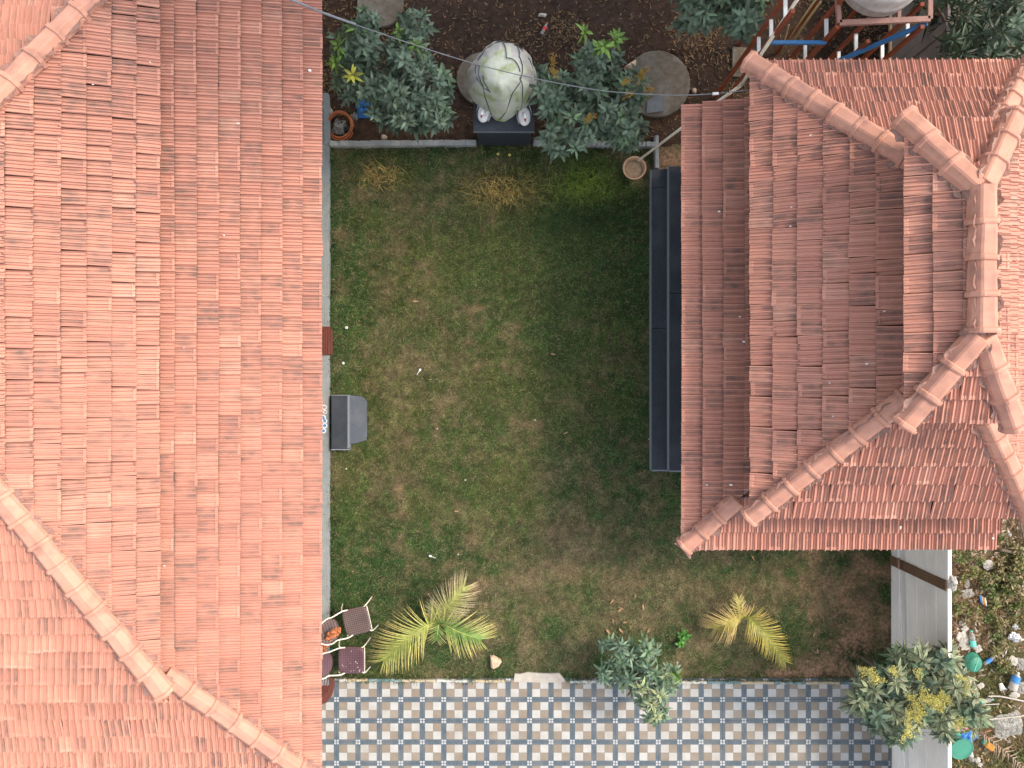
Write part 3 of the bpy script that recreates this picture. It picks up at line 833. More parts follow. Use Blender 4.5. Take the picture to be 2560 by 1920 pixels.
def lay_tiles(face, poly, vs, w, rec, deck, u_shift=0.0, skip=0.0):
    """vs: v of each course's lower edge, last one = top limit"""
    uvp = [face.uv(p) for p in poly]
    area = sum(uvp[i][0] * uvp[(i + 1) % len(uvp)][1] - uvp[(i + 1) % len(uvp)][0] * uvp[i][1] for i in range(len(uvp)))
    if area < 0: uvp = uvp[::-1]
    E = []
    for i in range(len(uvp)):
        a, b = uvp[i], uvp[(i + 1) % len(uvp)]
        du, dv = b[0] - a[0], b[1] - a[1]; l = math.hypot(du, dv)
        if l < 1e-6: continue
        if abs(dv) / l < .05: continue                   # eave and top edges are not cut
        E.append((a[0], a[1], -dv / l, du / l))
    um, uM = min(p[0] for p in uvp), max(p[0] for p in uvp)
    for k in range(len(vs) - 1):
        v0, v1 = vs[k], vs[k + 1]
        e = v1 - v0; L = e * 1.06
        off = u_shift + random.choice((0, .5)) * w + random.uniform(-.15, .15) * w
        wav = random.uniform(0, 6.3)
        u = um - w * 2 + off
        while u < uM + w:
            rect = [(u, v0), (u + w, v0), (u + w, v0 + L), (u, v0 + L)]
            out = False; cut = []
            for ed in E:
                d = [(p[0] - ed[0]) * ed[2] + (p[1] - ed[1]) * ed[3] for p in rect]
                if max(d) < .02: out = True; break
                if min(d) < 0: cut.append(ed)
            if not out:
                lift0 = .066 + random.uniform(-.002, .003); lift1 = -.016
                ju = random.uniform(-.003, .003); jv = random.gauss(0, .0028) + .005 * math.sin(u * 1.1 + wav)
                if random.random() < .02: jv -= .012; lift0 += .004
                lo = face.at(u + ju, v0 + jv, lift0); hi = face.at(u + ju, v0 + jv + L, lift1)
                rot = random.gauss(0, .0025)
                ax = (face.U + face.V * rot) * (w * 1.004); ay = (hi - lo) - face.U * rot * L; az = face.N
                Mx = np.array([[ax.x, ay.x, az.x, lo.x], [ax.y, ay.y, az.y, lo.y], [ax.z, ay.z, az.z, lo.z]])
                D = H - (lo.z + hi.z) / 2
                mid = (lo + hi) / 2 + face.U * w / 2
                px, py = 1280 + mid.x * F / D, 960 - mid.y * F / D
                vis = -40 < px < 2600 and -40 < py < 1960
                size = (w * e / D ** 2) * (1 if vis else 0) * (.3 if cut else 1)
                rec.append((size, random.randrange(NV), Mx, cut, face, deck))
            u += w

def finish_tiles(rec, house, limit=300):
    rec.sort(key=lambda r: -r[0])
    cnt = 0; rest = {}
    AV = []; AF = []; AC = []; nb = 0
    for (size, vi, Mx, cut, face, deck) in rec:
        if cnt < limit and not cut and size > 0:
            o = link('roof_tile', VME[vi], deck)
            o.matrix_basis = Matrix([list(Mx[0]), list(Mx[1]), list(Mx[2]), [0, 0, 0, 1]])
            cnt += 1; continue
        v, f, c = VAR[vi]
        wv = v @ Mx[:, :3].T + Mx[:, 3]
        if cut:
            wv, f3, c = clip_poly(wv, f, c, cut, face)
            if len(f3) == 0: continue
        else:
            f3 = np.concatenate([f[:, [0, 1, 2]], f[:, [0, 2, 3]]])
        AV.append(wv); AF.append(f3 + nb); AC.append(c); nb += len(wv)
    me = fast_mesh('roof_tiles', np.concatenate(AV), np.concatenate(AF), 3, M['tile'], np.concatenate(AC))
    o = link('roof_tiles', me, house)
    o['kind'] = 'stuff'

def deck_mesh(name, polys, parent, drop=.03):
    mb = MB()
    for face, poly in polys:
        n = len(poly)
        top = [Vector(p) - face.N * .03 for p in poly]; bot = [Vector(p) - face.N * (.03 + drop) for p in poly]
        mb._add(top + bot, [tuple(range(n)), tuple(range(n, 2 * n))[::-1]] + [(i, (i + 1) % n, n + (i + 1) % n, n + i) for i in range(n)])
    return mb.build(name, M['deck'], parent)

def cap_mesh():
    prof = [(-.150, -.075), (-.138, .0), (-.085, .068), (-.06, .082), (.06, .082), (.085, .068), (.138, .0), (.150, -.075)]
    rings = [(0.0, 1.13, .012), (.05, 1.17, .018), (.13, 1.15, .016), (.155, 1.02, .002), (.98, .93, -.006), (1.0, .86, -.012)]
    mb = MB(); n = len(prof); vs = []
    for (t, s_, dz) in rings:
        for (x, z) in prof: vs.append((t, x * s_, z * s_ + dz))
    fs = [(j * n + k, (j + 1) * n + k, (j + 1) * n + k + 1, j * n + k + 1) for j in range(len(rings) - 1) for k in range(n - 1)]
    fs += [tuple(range(n)), tuple(range((len(rings) - 1) * n, len(rings) * n))[::-1]]
    mb._add(vs, fs)
    return mb.mesh('ridge_cap', M['cap'], bevel=.006)
CAP = cap_mesh()

def lay_caps(lo, hi, parent, n, fa=None, fb=None, scale=1.0, first_over=.0, raise_=.065, mw=.175):
    """ridge caps from the low end to the high end, with a mortar bed under them"""
    lo, hi = Vector(lo), Vector(hi)
    d = (hi - lo); L = d.length; d.normalize()
    side = d.cross(Vector((0, 0, 1))).normalized(); up = side.cross(d)
    step = L / n
    for k in range(n):
        o = link('ridge_cap', CAP, parent)
        p = lo + d * (k * step - first_over) + up * (raise_ + random.uniform(-.008, .008)) + side * random.uniform(-.008, .008)
        q = Matrix((d, side, up)).transposed().to_4x4() @ Matrix.Rotation(random.gauss(0, .018), 4, 'Z') @ Matrix.Rotation(-.045 + random.gauss(0, .01), 4, 'Y') @ Matrix.Rotation(random.gauss(0, .03), 4, 'X')
        o.matrix_basis = Matrix.Translation(p) @ q @ Matrix.Diagonal((step * 1.10, scale, scale, 1))
    # mortar
    nn = n * 10; mb = MB(); vs = []; r = random.Random(int(L * 1000) + n); ph_ = [r.uniform(0, 6), r.uniform(0, 6)]
    for i_ in range(nn + 1):
        c0 = lo + d * (L * i_ / nn - .02)
        row = []
        for sgn, fc in ((1, fa), (-1, fb)):
            if fc is not None:
                dirv = fc.N.cross(d)
                if dirv.dot(side) * sgn < 0: dirv = -dirv
                nrm = fc.N
            else:
                dirv = side * sgn - Vector((0, 0, .3)); nrm = Vector((0, 0, 1))
            w1 = (mw + .022 * math.sin(i_ * 1.1 + ph_[0]) + .018 * math.sin(i_ * .43 + ph_[1] + sgn) + r.uniform(-.014, .014)) * scale
            row.append([c0 + dirv * w1 + nrm * (.066 + r.uniform(-.010, .010)), c0 + dirv * .10 * scale + nrm * (.055 + r.uniform(-.006, .008))])
        vs += [row[0][0], row[0][1], c0 + Vector((0, 0, .05)), row[1][1], row[1][0]]
    fs = [(i_ * 5 + k, i_ * 5 + k + 1, (i_ + 1) * 5 + k + 1, (i_ + 1) * 5 + k) for i_ in range(nn) for k in range(4)]
    mb._add(vs, fs)
    mb.build('mortar_bed', M['mortar'], parent)

def vlist(face, axis, pxs, other):
    out = []
    for p in pxs:
        h = face.hit(p, other) if axis == 'x' else face.hit(other, p)
        out.append(face.uv(h)[1])
    return out

# ---- long house on the left
house1 = thing('tiled_house', 'long house with sunlit terracotta tiled roof on the left', 'house', (-8, 0, 0))
mb = MB().span((-14.5, -5.0, 0), (-3.78, 8.9, 2.95))
w1 = mb.build('wall', M['cream_wall'], house1)
for (yc, wd, zc, hh, nm) in ((.25 - 1.15, 1.0, 1.2, 2.1, 'door'), (2.2, 1.3, 1.5, 1.2, 'window'), (-3.4, 1.3, 1.5, 1.2, 'window')):
    mb = MB().span((-3.80, yc - wd / 2, zc - hh / 2), (-3.74, yc + wd / 2, zc + hh / 2))
    p_ = mb.build(nm, M['wood'], house1, bevel=.006)
    if nm == 'window':
        for s_ in (-1, 1):
            MB().span((-3.76, yc + s_ * wd / 4 - wd / 4 + .05, zc - hh / 2 + .06), (-3.73, yc + s_ * wd / 4 + wd / 4 - .05, zc + hh / 2 - .06)).build('pane', M['glass'], p_)
    else:
        MB().span((-3.745, yc + .36, 1.02), (-3.70, yc + .40, 1.16)).build('handle', M['brown_steel'], p_)
rec1 = []
# lower skirt, facing the courtyard
XE, ZE = -2.811, 3.0
YB, YT = -5.86, 7.9
fR = Face((XE, 0, ZE), (0, 1, 0), (-1, 0), .425)
fB = Face((XE, YB, ZE), (1, 0, 0), (0, 1), .425)
inner = 2.20
zi = ZE + .425 * inner
c_out = Vector((XE, YB, ZE)); c_in = Vector((XE - inner, YB + inner, zi))
t_out = Vector((XE, YT, ZE)); t_in = Vector((XE - inner, YT - inner, zi))
poly_R = [c_out, t_out, t_in, c_in]
poly_B = [c_out, c_in, Vector((-14.5, YB + inner, zi)), Vector((-14.5, YB, ZE))]
roof1 = deck_mesh('roof', [(fR, poly_R), (fB, poly_B)], house1)
lay_tiles(fR, poly_R, vlist(fR, 'x', [803, 755, 704, 652, 600, 546, 491, 436, 380], 960), .19, rec1, roof1)
lay_tiles(fB, poly_B, vlist(fB, 'y', [1950, 1907, 1869, 1831, 1789, 1748, 1706], 300), .19, rec1, roof1)
lay_caps(c_out, c_in - Vector((-.30, .30, .127)), roof1, 7, fR, fB, .92)
# upper roof
XU, ZU = -4.714, 4.0
fR2 = Face((XU, 0, ZU), (0, 1, 0), (-1, 0), .45)
YB2, YT2 = -4.045, 6.05
A = fR2.hit(8, 1243); B2 = Vector((XU, YB2, ZU))
Hp = B2 + (A - B2) * 1.95
At = fR2.hit(4, 236); Tt = Vector((XU, YT2, ZU))
Ht = Tt + (At - Tt) * ((Hp.x - XU) / (At.x - XU))
tB = (Hp.z - ZU) / (Hp.y - YB2)
fB2 = Face((XU, YB2, ZU), (1, 0, 0), (0, 1), tB)
tT = (Ht.z - ZU) / (YT2 - Ht.y)
fT2 = Face((XU, YT2, ZU), (1, 0, 0), (0, -1), tT)
far = -15.0
poly_R2 = [B2, Tt, Ht, Hp]
poly_B2 = [B2, Hp, Vector((far, Hp.y, Hp.z)), Vector((far, YB2, ZU))]
poly_T2 = [Tt, Ht, Vector((far, Ht.y, Ht.z)), Vector((far, YT2, ZU))]
roof2 = deck_mesh('roof', [(fR2, poly_R2), (fB2, poly_B2), (fT2, poly_T2)], house1)
lay_tiles(fR2, poly_R2, vlist(fR2, 'x', [400, 341, 280, 218, 154, 86, 15, -58, -130, -205], 640), .195, rec1, roof2)
lay_tiles(fB2, poly_B2, vlist(fB2, 'y', [1747, 1704, 1662, 1621, 1578, 1536, 1490, 1444, 1398, 1352, 1306, 1260], 100), .195, rec1, roof2)
lay_tiles(fT2, poly_T2, vlist(fT2, 'y', [-100, -58, -16, 27, 70, 110, 150, 191, 232, 270], 60), .195, rec1, roof2)
lay_caps(B2, Hp, roof2, 17, fR2, fB2, .98, .12)
lay_caps(Tt, Ht, roof2, 14, fR2, fT2, .98, .12)
MB().span((-14.5, -3.95, 2.9), (-4.95, 5.95, 4.0)).build('wall', M['cream_wall'], house1)
finish_tiles(rec1, house1)

# ---- smaller house with the stepped hip roof on the right
house2 = thing('hipped_house', 'smaller house with three tiered terracotta hip roof on the right', 'house', (5.3, 1.2, 0))
MB().span((3.45, -1.75, 0), (6.95, 4.1, 2.75)).build('wall', M['cream_wall'], house2)
MB().span((3.75, -1.45, 2.7), (6.95, 4.2, 3.55)).build('wall', M['cream_wall'], house2)
MB().span((5.3, .1, 3.4), (5.7, 2.6, 5.0)).build('wall', M['cream_wall'], house2)
MB().span((3.42, 1.0, .32), (3.47, 2.1, 2.4)).build('door', M['wood'], house2, bevel=.005)
rec2 = []
# lower skirt
x0, y0, z0 = 2.618, -2.513, 2.5
t0 = .35; ins = 1.05
a = Vector((x0, y0, z0)); ai = Vector((x0 + ins, y0 + ins, z0 + t0 * ins))
fL = Face((x0, 0, z0), (0, 1, 0), (1, 0), t0); fBo = Face((x0, y0, z0), (1, 0, 0), (0, 1), t0)
pL = [a, ai, Vector((x0 + ins, 4.28, ai.z)), Vector((x0, 4.28, z0))]
pB = [a, Vector((7.42, y0, z0)), Vector((7.42, ai.y, ai.z)), ai]
dk1 = deck_mesh('roof', [(fL, pL), (fBo, pB)], house2)
lay_tiles(fL, pL, vlist(fL, 'x', [1705, 1757, 1809, 1862, 1915], 800), .213, rec2, dk1)
lay_tiles(fBo, pB, vlist(fBo, 'y', [1368, 1326, 1285, 1244], 2000), .213, rec2, dk1)
lay_caps(a, a + (ai - a) * .70, dk1, 3, fL, fBo, .95, -.02)
# middle tier
def tier(x0, x1, y0, y1, z, dx0, dx1, dy0, dy1, rise):
    o_ = [Vector((x0, y0, z)), Vector((x1, y0, z)), Vector((x1, y1, z)), Vector((x0, y1, z))]
    i_ = [Vector((x0 + dx0, y0 + dy0, z + rise)), Vector((x1 - dx1, y0 + dy0, z + rise)), Vector((x1 - dx1, y1 - dy1, z + rise)), Vector((x0 + dx0, y1 - dy1, z + rise))]
    fs = {'L': (Face((x0, 0, z), (0, 1, 0), (1, 0), rise / dx0), [o_[0], i_[0], i_[3], o_[3]]),
          'R': (Face((x1, 0, z), (0, 1, 0), (-1, 0), rise / dx1), [o_[1], o_[2], i_[2], i_[1]]),
          'B': (Face((0, y0, z), (1, 0, 0), (0, 1), rise / dy0), [o_[0], o_[1], i_[1], i_[0]]),
          'T': (Face((0, y1, z), (1, 0, 0), (0, -1), rise / dy1), [o_[3], i_[3], i_[2], o_[2]])}
    return o_, i_, fs
om, im, fm = tier(3.39, 7.35, -1.86, 4.54, 3.4, 1.92, 1.62, 1.92, 1.88, 1.152)
dk2 = deck_mesh('roof', [fm[k] for k in 'LRBT'], house2)
lay_tiles(*fm['L'], vlist(fm['L'][0], 'x', [1877, 1935, 1996, 2059, 2125, 2191, 2258, 2325, 2392], 800), .215, rec2, dk2)
lay_tiles(*fm['B'], vlist(fm['B'][0], 'y', [1287, 1245, 1203, 1157, 1110, 1065, 1018, 975], 2100), .215, rec2, dk2)
lay_tiles(*fm['T'], vlist(fm['T'][0], 'y', [160, 194, 228, 264, 303, 340, 378], 2200), .215, rec2, dk2)
lay_tiles(*fm['R'], [i_ * .28 for i_ in range(8)], .215, rec2, dk2)
lay_caps(om[3], im[3], dk2, 8, fm['L'][0], fm['T'][0], .98, .05)
lay_caps(om[0], im[0], dk2, 8, fm['L'][0], fm['B'][0], .98, .05)
lay_caps(om[1], im[1], dk2, 8, fm['R'][0], fm['B'][0], .98, .05)
lay_caps(om[2], im[2], dk2, 8, fm['R'][0], fm['T'][0], .98, .05)
# top tier with the short ridge
ou, iu, fu = tier(4.753, 6.052, -.448, 3.182, 4.95, .648, .648, 1.03, .945, .40)
dk3 = deck_mesh('roof', [fu[k] for k in 'LRBT'], house2)
lay_tiles(*fu['L'], vlist(fu['L'][0], 'x', [2261, 2334, 2408, 2480], 700), .235, rec2, dk3)
lay_tiles(*fu['R'], [i_ * .2 for i_ in range(5)], .215, rec2, dk3)
lay_tiles(*fu['T'], vlist(fu['T'][0], 'y', [304, 358, 415, 475], 2430), .215, rec2, dk3)
lay_tiles(*fu['B'], vlist(fu['B'][0], 'y', [1052, 994, 935, 870], 2400), .215, rec2, dk3)
lay_caps(ou[3], iu[3], dk3, 3, fu['L'][0], fu['T'][0], 1.05, .06)
lay_caps(ou[2], iu[2], dk3, 3, fu['R'][0], fu['T'][0], 1.05, .06)
lay_caps(ou[0], iu[0], dk3, 3, fu['L'][0], fu['B'][0], 1.05, .06)
lay_caps(ou[1], iu[1], dk3, 3, fu['R'][0], fu['B'][0], 1.05, .06)
lay_caps((iu[0] + iu[1]) / 2, (iu[3] + iu[2]) / 2, dk3, 4, fu['L'][0], fu['R'][0], 1.08, .0, .105, .19)
for q in ((iu[0] + iu[1]) / 2, (iu[3] + iu[2]) / 2):
    MB().lathe(q + Vector((0, 0, -.03)), [(.20, 0), (.19, .05), (.15, .115), (.06, .145)], 12, wob=.35).build('mortar_bed', M['mortar'], dk3, jitter=.02)
finish_tiles(rec2, house2)

# bird lime and small chips lying on the tiles
def speck(face, px, py, r, parent, seed, mat='guano'):
    rr = random.Random(seed); h = face.hit(px, py); u0, v0 = face.uv(h)
    n = 7; ring = []
    for k in range(n):
        t = 6.283 * k / n; q = r * K * .5 * rr.uniform(.5, 1.3)
        ring.append(face.at(u0 + q * math.cos(t), v0 + q * 1.3 * math.sin(t), .062))
    mb = MB()
    mb._add(ring + [p + face.N * .006 for p in ring], [tuple(range(n, 2 * n))] + [(i_, (i_ + 1) % n, n + (i_ + 1) % n, n + i_) for i_ in range(n)])
    mb.build('bird_dropping', M[mat], parent)
for i_, (f_, px, py, r, pr) in enumerate([(fR, 773, 181, 5, house1), (fR, 596, 313, 5, house1), (fR, 480, 405, 2, house1), (fR2, 376, 160, 3, house1), (fR2, 233, 216, 3, house1), (fR, 560, 590, 2, house1), (fR, 650, 760, 2.5, house1),
        (fR2, 268, 1421, 4, house1), (fR, 412, 1412, 3, house1), (fR, 460, 870, 2, house1), (fL, 1799, 531, 4, house2), (fm['L'][0], 1978, 568, 3, house2), (fm['L'][0], 1980, 520, 3, house2), (fm['L'][0], 2211, 779, 4, house2),
        (fm['L'][0], 2168, 910, 4, house2), (fm['L'][0], 2076, 957, 3, house2), (fL, 1860, 855, 5, house2), (fL, 1850, 793, 3, house2), (fL, 1768, 1211, 4, house2), (fL, 1828, 1211, 5, house2), (fm['L'][0], 2028, 341, 3, house2),
        (fBo, 2246, 1313, 6, house2), (fBo, 2476, 1340, 5, house2), (fm['L'][0], 2084, 1040, 3, house2)]):
    speck(f_, px, py, r, pr, i_)

# ------------------------------------------------------------------ steps, mats, chairs
st = thing('granite_steps', 'two long polished black granite steps below the tiled eave on the right', 'steps', P(1650, 800, 0))
def slab(a, b, z0, z1, name, mat, parent, bevel=.008):
    (xa, ya), (xb, yb) = a, b
    p, q = P(xa, ya, z1), P(xb, yb, z1)
    return MB().span((p.x, p.y, z0), (q.x, q.y, z1)).build(name, mat, parent, bevel=bevel)
for (ya, yb) in ((422, 469), (469.6, 821), (821.7, 1174)):
    slab((1629, ya), (1676, yb), .0, .16, 'tread', M['granite'], st)
for (ya, yb) in ((415, 733), (733.7, 1176)):
    slab((1673.5, ya), (1760, yb), .0, .32, 'tread', M['granite'], st)
slab((1671.3, 415), (1673.3, 1176), .15, .305, 'riser_edge', M['granite_edge'], st, .002)
slab((1628, 1174.3), (1673, 1178), .0, .155, 'end_slab', M['granite_edge'], st, .004)
slab((1673.5, 1176.3), (1760, 1180), .0, .315, 'end_slab', M['granite_edge'], st, .004)
slab((1626.6, 424), (1628.7, 1174), .0, .15, 'riser_edge', M['granite_edge'], st, .002)

ds = thing('door_step', 'small dark granite doorstep beside the grey ledge', 'step', P(870, 1055, 0))
slab((828, 989.5), (868.5, 1122.5), 0, .20, 'tread', M['granite'], ds)
slab((868.8, 989.5), (871.5, 1121), 0, .196, 'nosing', M['granite_edge'], ds, .002)
slab((828, 987.5), (872, 989.3), 0, .19, 'edge_strip', M['granite_edge'], ds, .002)
slab((828, 1122.7), (872, 1125.5), 0, .19, 'edge_strip', M['granite_edge'], ds, .002)
pts = [P(x, y, .07) for (x, y) in [(872, 988), (900, 990), (908, 994), (916, 1003), (916.5, 1090), (914, 1101), (893, 1108), (873, 1111)]]
MB().prism(pts[::-1], -.02, .07).build('lower_slab', M['rough_granite'], ds, bevel=.01, jitter=.003)

def ribbed_mat(px0, py0, px1, py1, label, tail=None):
    t = thing('doormat', label, 'doormat', P((px0 + px1) / 2, (py0 + py1) / 2, .1), 'red brown coir mats on the ledge')
    z = .16
    n = 7
    for k in range(n):
        a = px0 + (px1 - px0) * k / n; b = px0 + (px1 - px0) * (k + 1) / n - .5
        cut = 8 if k == n - 1 else 0
        p, q = P(a, py0 + cut, z), P(b, py1 - (2 if k == n - 1 else 0), z)
        MB().span((p.x, p.y, .09), (q.x, q.y, z + .006 * (k % 2))).build('rib', M['coir'], t, bevel=.006, jitter=.002)
    return t
ribbed_mat(790, 816, 831, 887, 'red brown ribbed mat on the ledge, nearest the middle of the house')
t = thing('doormat', 'red brown ribbed mat at the patio corner below the chairs', 'doormat', P(815, 1730, .05), 'red brown coir mats on the ledge')
poly = [P(x, y, .10) for (x, y) in [(790, 1690), (834, 1696), (835, 1716), (830, 1738), (816, 1758), (790, 1765)]]
MB().prism(poly[::-1], .035, .10).build('pile', M['coir'], t, bevel=.012, jitter=.004)
for k in range(6):
    a, b = P(792 + k * 7, 1694, .103), P(789 + k * 6, 1752 - k * 4, .103)
    MB().beam(a, b, .012, .014).build('rib', M['coir'], t)

def arc_pts(pts, n=6):
    """smooth polyline through control points (Catmull-Rom)"""
    pts = [Vector(p) for p in pts]; out = []
    q = [pts[0]] + pts + [pts[-1]]
    for i_ in range(1, len(q) - 2):
        for k in range(n):
            t = k / n
            p0, p1, p2, p3 = q[i_ - 1], q[i_], q[i_ + 1], q[i_ + 2]
            out.append(.5 * ((2 * p1) + (p2 - p0) * t + (2 * p0 - 5 * p1 + 4 * p2 - p3) * t * t + (3 * p1 - p0 - 3 * p2 + p3) * t ** 3))
    out.append(pts[-1]); return out

def chair(label, px, py, rz, weave):
    c0 = P(px, py, .44); c0.z = 0
    t = thing('patio_chair', label, 'chair', c0, 'cane look chairs by the ledge', rz)
    T = Matrix.Translation(c0) @ Matrix.Rotation(rz, 4, 'Z')
    def B(mb, name, mat, **kw):
        me = mb.mesh(name, mat, **kw); o = link(name, me, t); o.matrix_basis = T; return o
    # seat: rounded square, slightly dished
    n = 40; rim = []
    for k in range(n):
        a = 2 * math.pi * k / n
        r = (abs(math.cos(a)) ** 5 + abs(math.sin(a)) ** 5) ** (-1 / 5)
        rim.append((r * math.cos(a), r * math.sin(a)))
    mb = MB(); vs = []; rings = [(0.001, -.010), (.45, -.008), (.8, .002), (.94, .006), (1.0, -.004), (1.0, -.03), (.9, -.034)]
    for (s_, dz) in rings:
        vs += [(x * .238 * s_, y * .242 * s_, .44 + dz) for x, y in rim]
    fs = [(j * n + k, j * n + (k + 1) % n, (j + 1) * n + (k + 1) % n, (j + 1) * n + k) for j in range(len(rings) - 1) for k in range(n)]
    mb._add(vs, fs, 0, True)
    B(mb, 'seat', weave)
    # backrest: oval panel leaning back
    mb = MB(); vs = []; n = 28
    def bp(u, w, off):
        x = -.235 - .33 * (w + .02) - .05 * (1 - (u / .23) ** 2) + off
        return Vector((x, u, .47 + .43 * w))
    for s_ in (.02, .5, .85, 1.0):
        vs += [bp(.205 * s_ * math.cos(2 * math.pi * k / n), .5 + .44 * s_ * math.sin(2 * math.pi * k / n), 0) for k in range(n)]
    for s_ in (1.0, .02):
        vs += [bp(.205 * s_ * math.cos(2 * math.pi * k / n), .5 + .44 * s_ * math.sin(2 * math.pi * k / n), -.015) for k in range(n)]
    fs = [(j * n + k, j * n + (k + 1) % n, (j + 1) * n + (k + 1) % n, (j + 1) * n + k) for j in range(5) for k in range(n)]
    mb._add(vs, fs, 0, True)
    B(mb, 'backrest', weave)
    # back hoop and the arms that run on to the seat sides
    hoop = [bp(.225 * math.cos(a), .5 + .50 * math.sin(a), -.005) for a in [math.radians(d) for d in range(-20, 201, 20)]]
    path = [Vector((-.10, .225, .42)), Vector((-.20, .245, .50))] + hoop + [Vector((-.20, -.245, .50)), Vector((-.10, -.225, .42))]
    B(MB().tube(arc_pts(path, 4), .0125, 8), 'back_hoop', M['tube_white'])
    for s_ in (-1, 1):
        B(MB().tube(arc_pts([(-.20, s_ * .215, .40), (0, s_ * .22, .40), (.19, s_ * .218, .40)], 4), .0115, 8), 'side_rail', M['tube_white'])
        B(MB().tube(arc_pts([(.19, s_ * .218, .40), (.235, s_ * .25, .36), (.27, s_ * .27, .0)], 5), .0115, 8), 'leg', M['tube_white'])
        B(MB().tube(arc_pts([(-.20, s_ * .215, .40), (-.24, s_ * .245, .36), (-.30, s_ * .26, .0)], 5), .0115, 8), 'leg', M['tube_white'])
    B(MB().tube([(.235, -.22, .405), (.235, .22, .405)], .010, 8), 'front_rail', M['tube_white'])
    if weave is M['weave_purple']:
        rr = random.Random(9)
        for k in range(14):
            x, y = rr.uniform(-.2, .2), rr.uniform(-.2, .2)
            q = .003 + .004 * rr.random()
            B(MB().prism([(x + q * math.cos(a), y + q * 1.3 * math.sin(a)) for a in (0, 1.2, 2.5, 3.8, 5)], .445, .4535), 'lime_fleck', M['guano'])
    return t
chair('grey brown cane look chair, the upper one, orange petals on its back', 891, 1553, math.radians(13), M['weave_grey'])
chair('maroon cane look chair with white flecks, next to the patio', 878, 1651, math.radians(0), M['weave_purple'])
# dried flower garland over the chair back and ledge
mb = MB(); r = random.Random(5)
path = arc_pts([P(845, 1577, .80), P(832, 1585, .86), P(822, 1592, .80), P(815, 1608, .45), P(809, 1622, .16), P(806, 1633, .14)], 8)
for p in path:
    for k in range(7):
        q = p + Vector((r.uniform(-.05, .05), r.uniform(-.05, .05), r.uniform(-.02, .03))); s_ = r.uniform(.014, .03)
        mb.lathe(q, [(s_ * .3, -s_ * .5), (s_, 0), (s_ * .4, s_ * .5)], 6, wob=.5)
o = mb.build('flower_garland', M['garland'], jitter=.005); tag(o, 'dried orange flower garland hanging over the upper chair back', 'garland')

# ------------------------------------------------------------------ covered statue on its plinth
pl = thing('granite_plinth', 'black granite plinth set into the grey garden kerb', 'plinth', P(1258, 335, 0))
p, q = P(1183, 235, .84), P(1336, 329, .84)
MB().span((p.x, p.y, .76), (q.x, q.y, .84)).build('top_slab', M['granite'], pl, bevel=.006)
p2, q2 = P(1191, 333, .47), P(1331, 331, .47)
MB().span((p.x + .06, p.y - .05, 0), (q.x - .045, q.y + .012, .758)).build('base_block', M['granite'], pl, bevel=.006)
MB().span((p.x, q.y - .004, .79), (q.x, q.y - .0002, .837)).build('edge_strip', M['granite_edge'], pl)

sh = thing('shrouded_statue', 'statue wrapped in cream tarpaulin tied with dark rope on the plinth', 'statue', P(1258, 290, .84))
OUT = [1.07 * q for q in (.57, .58, .60, .58, .61, .60, .57, .58, .57, .55, .52, .52, .58, .52, .52, .55)]     # rim radius, anticlockwise from +X
SC = Vector((-.165, 5.225, 0)); SA = Vector((-.02, -.31, 0)); SZ = 2.0
_r = random.Random(3); PHS = [_r.uniform(0, 6.28) for _ in range(10)]
def shroud_pt(s_, a, lift=0.0, k_=1.0):
    t = (a / (2 * math.pi) % 1) * 16; i0 = int(t) % 16; fr = t - int(t); fr = fr * fr * (3 - 2 * fr)
    Rr = OUT[i0] * (1 - fr) + OUT[(i0 + 1) % 16] * fr
    zb = 1.03 + .14 * math.sin(a)
    fold = k_ * s_ * (.004 * math.sin(7 * a + PHS[0] + 6 * s_) + .005 * math.sin(12 * a + PHS[1] - 5 * s_) + .004 * math.sin(23 * a + PHS[2] + 9 * s_))
    sag = .05 * math.sin(3 * a + PHS[3]) * math.sin(s_ * 5 + PHS[4])
    rr = (Rr * s_ ** .86 + fold * s_ * 1.6)
    z = SZ - (SZ - zb) * (s_ ** 2.7) + (sag + fold * 2.2) * s_ * (1.2 - s_ * .6)
    return SC + SA * (1 - s_) + Vector((rr * math.cos(a), rr * math.sin(a), z + lift))
nn_, rg = 120, 26
mb = MB()
vs = [shroud_pt(.003 + .997 * j / rg, 2 * math.pi * k / nn_) for j in range(rg + 1) for k in range(nn_)]
mb._add(vs, [(j * nn_ + k, j * nn_ + (k + 1) % nn_, (j + 1) * nn_ + (k + 1) % nn_, (j + 1) * nn_ + k) for j in range(rg) for k in range(nn_)], 0, True)
q_ = 0
for j in range(rg):
    for k in range(nn_):
        a = 2 * math.pi * (k + .5) / nn_; s_ = (j + .5) / rg
        edge = .52 + .10 * math.sin(5 * a + 1) + .06 * math.sin(11 * a) + (.6 if math.sin(a) < -.25 else 0) + .35 * max(0, math.cos(a - .2)) ** 3 * 0
        if s_ > edge: mb.mi[q_] = 1
        q_ += 1
mb.build('tarpaulin', [M['tarp'], M['tarp2']], sh)
def rope(path, name='rope'):
    pts = []
    for (s0, a0, s1, a1) in path:
        for i_ in range(14):
            t = i_ / 13; pts.append(shroud_pt(s0 + (s1 - s0) * t, math.radians(a0 + (a1 - a0) * t), .022, .3))
    MB().tube(pts, .009, 6).build(name, M['rope'], sh)
rope([(.98, 150, .55, 165), (.55, 165, .60, 215), (.60, 215, .98, 250)])
rope([(.98, 75, .55, 40), (.55, 40, .5, -20), (.5, -20, .98, -55)])
rope([(.98, 100, .35, 70), (.35, 70, .45, 0)])
rope([(.5, -10, .62, -60), (.62, -60, .98, -95)])
rope([(.45, 190, .6, 240), (.6, 240, .98, -62)])

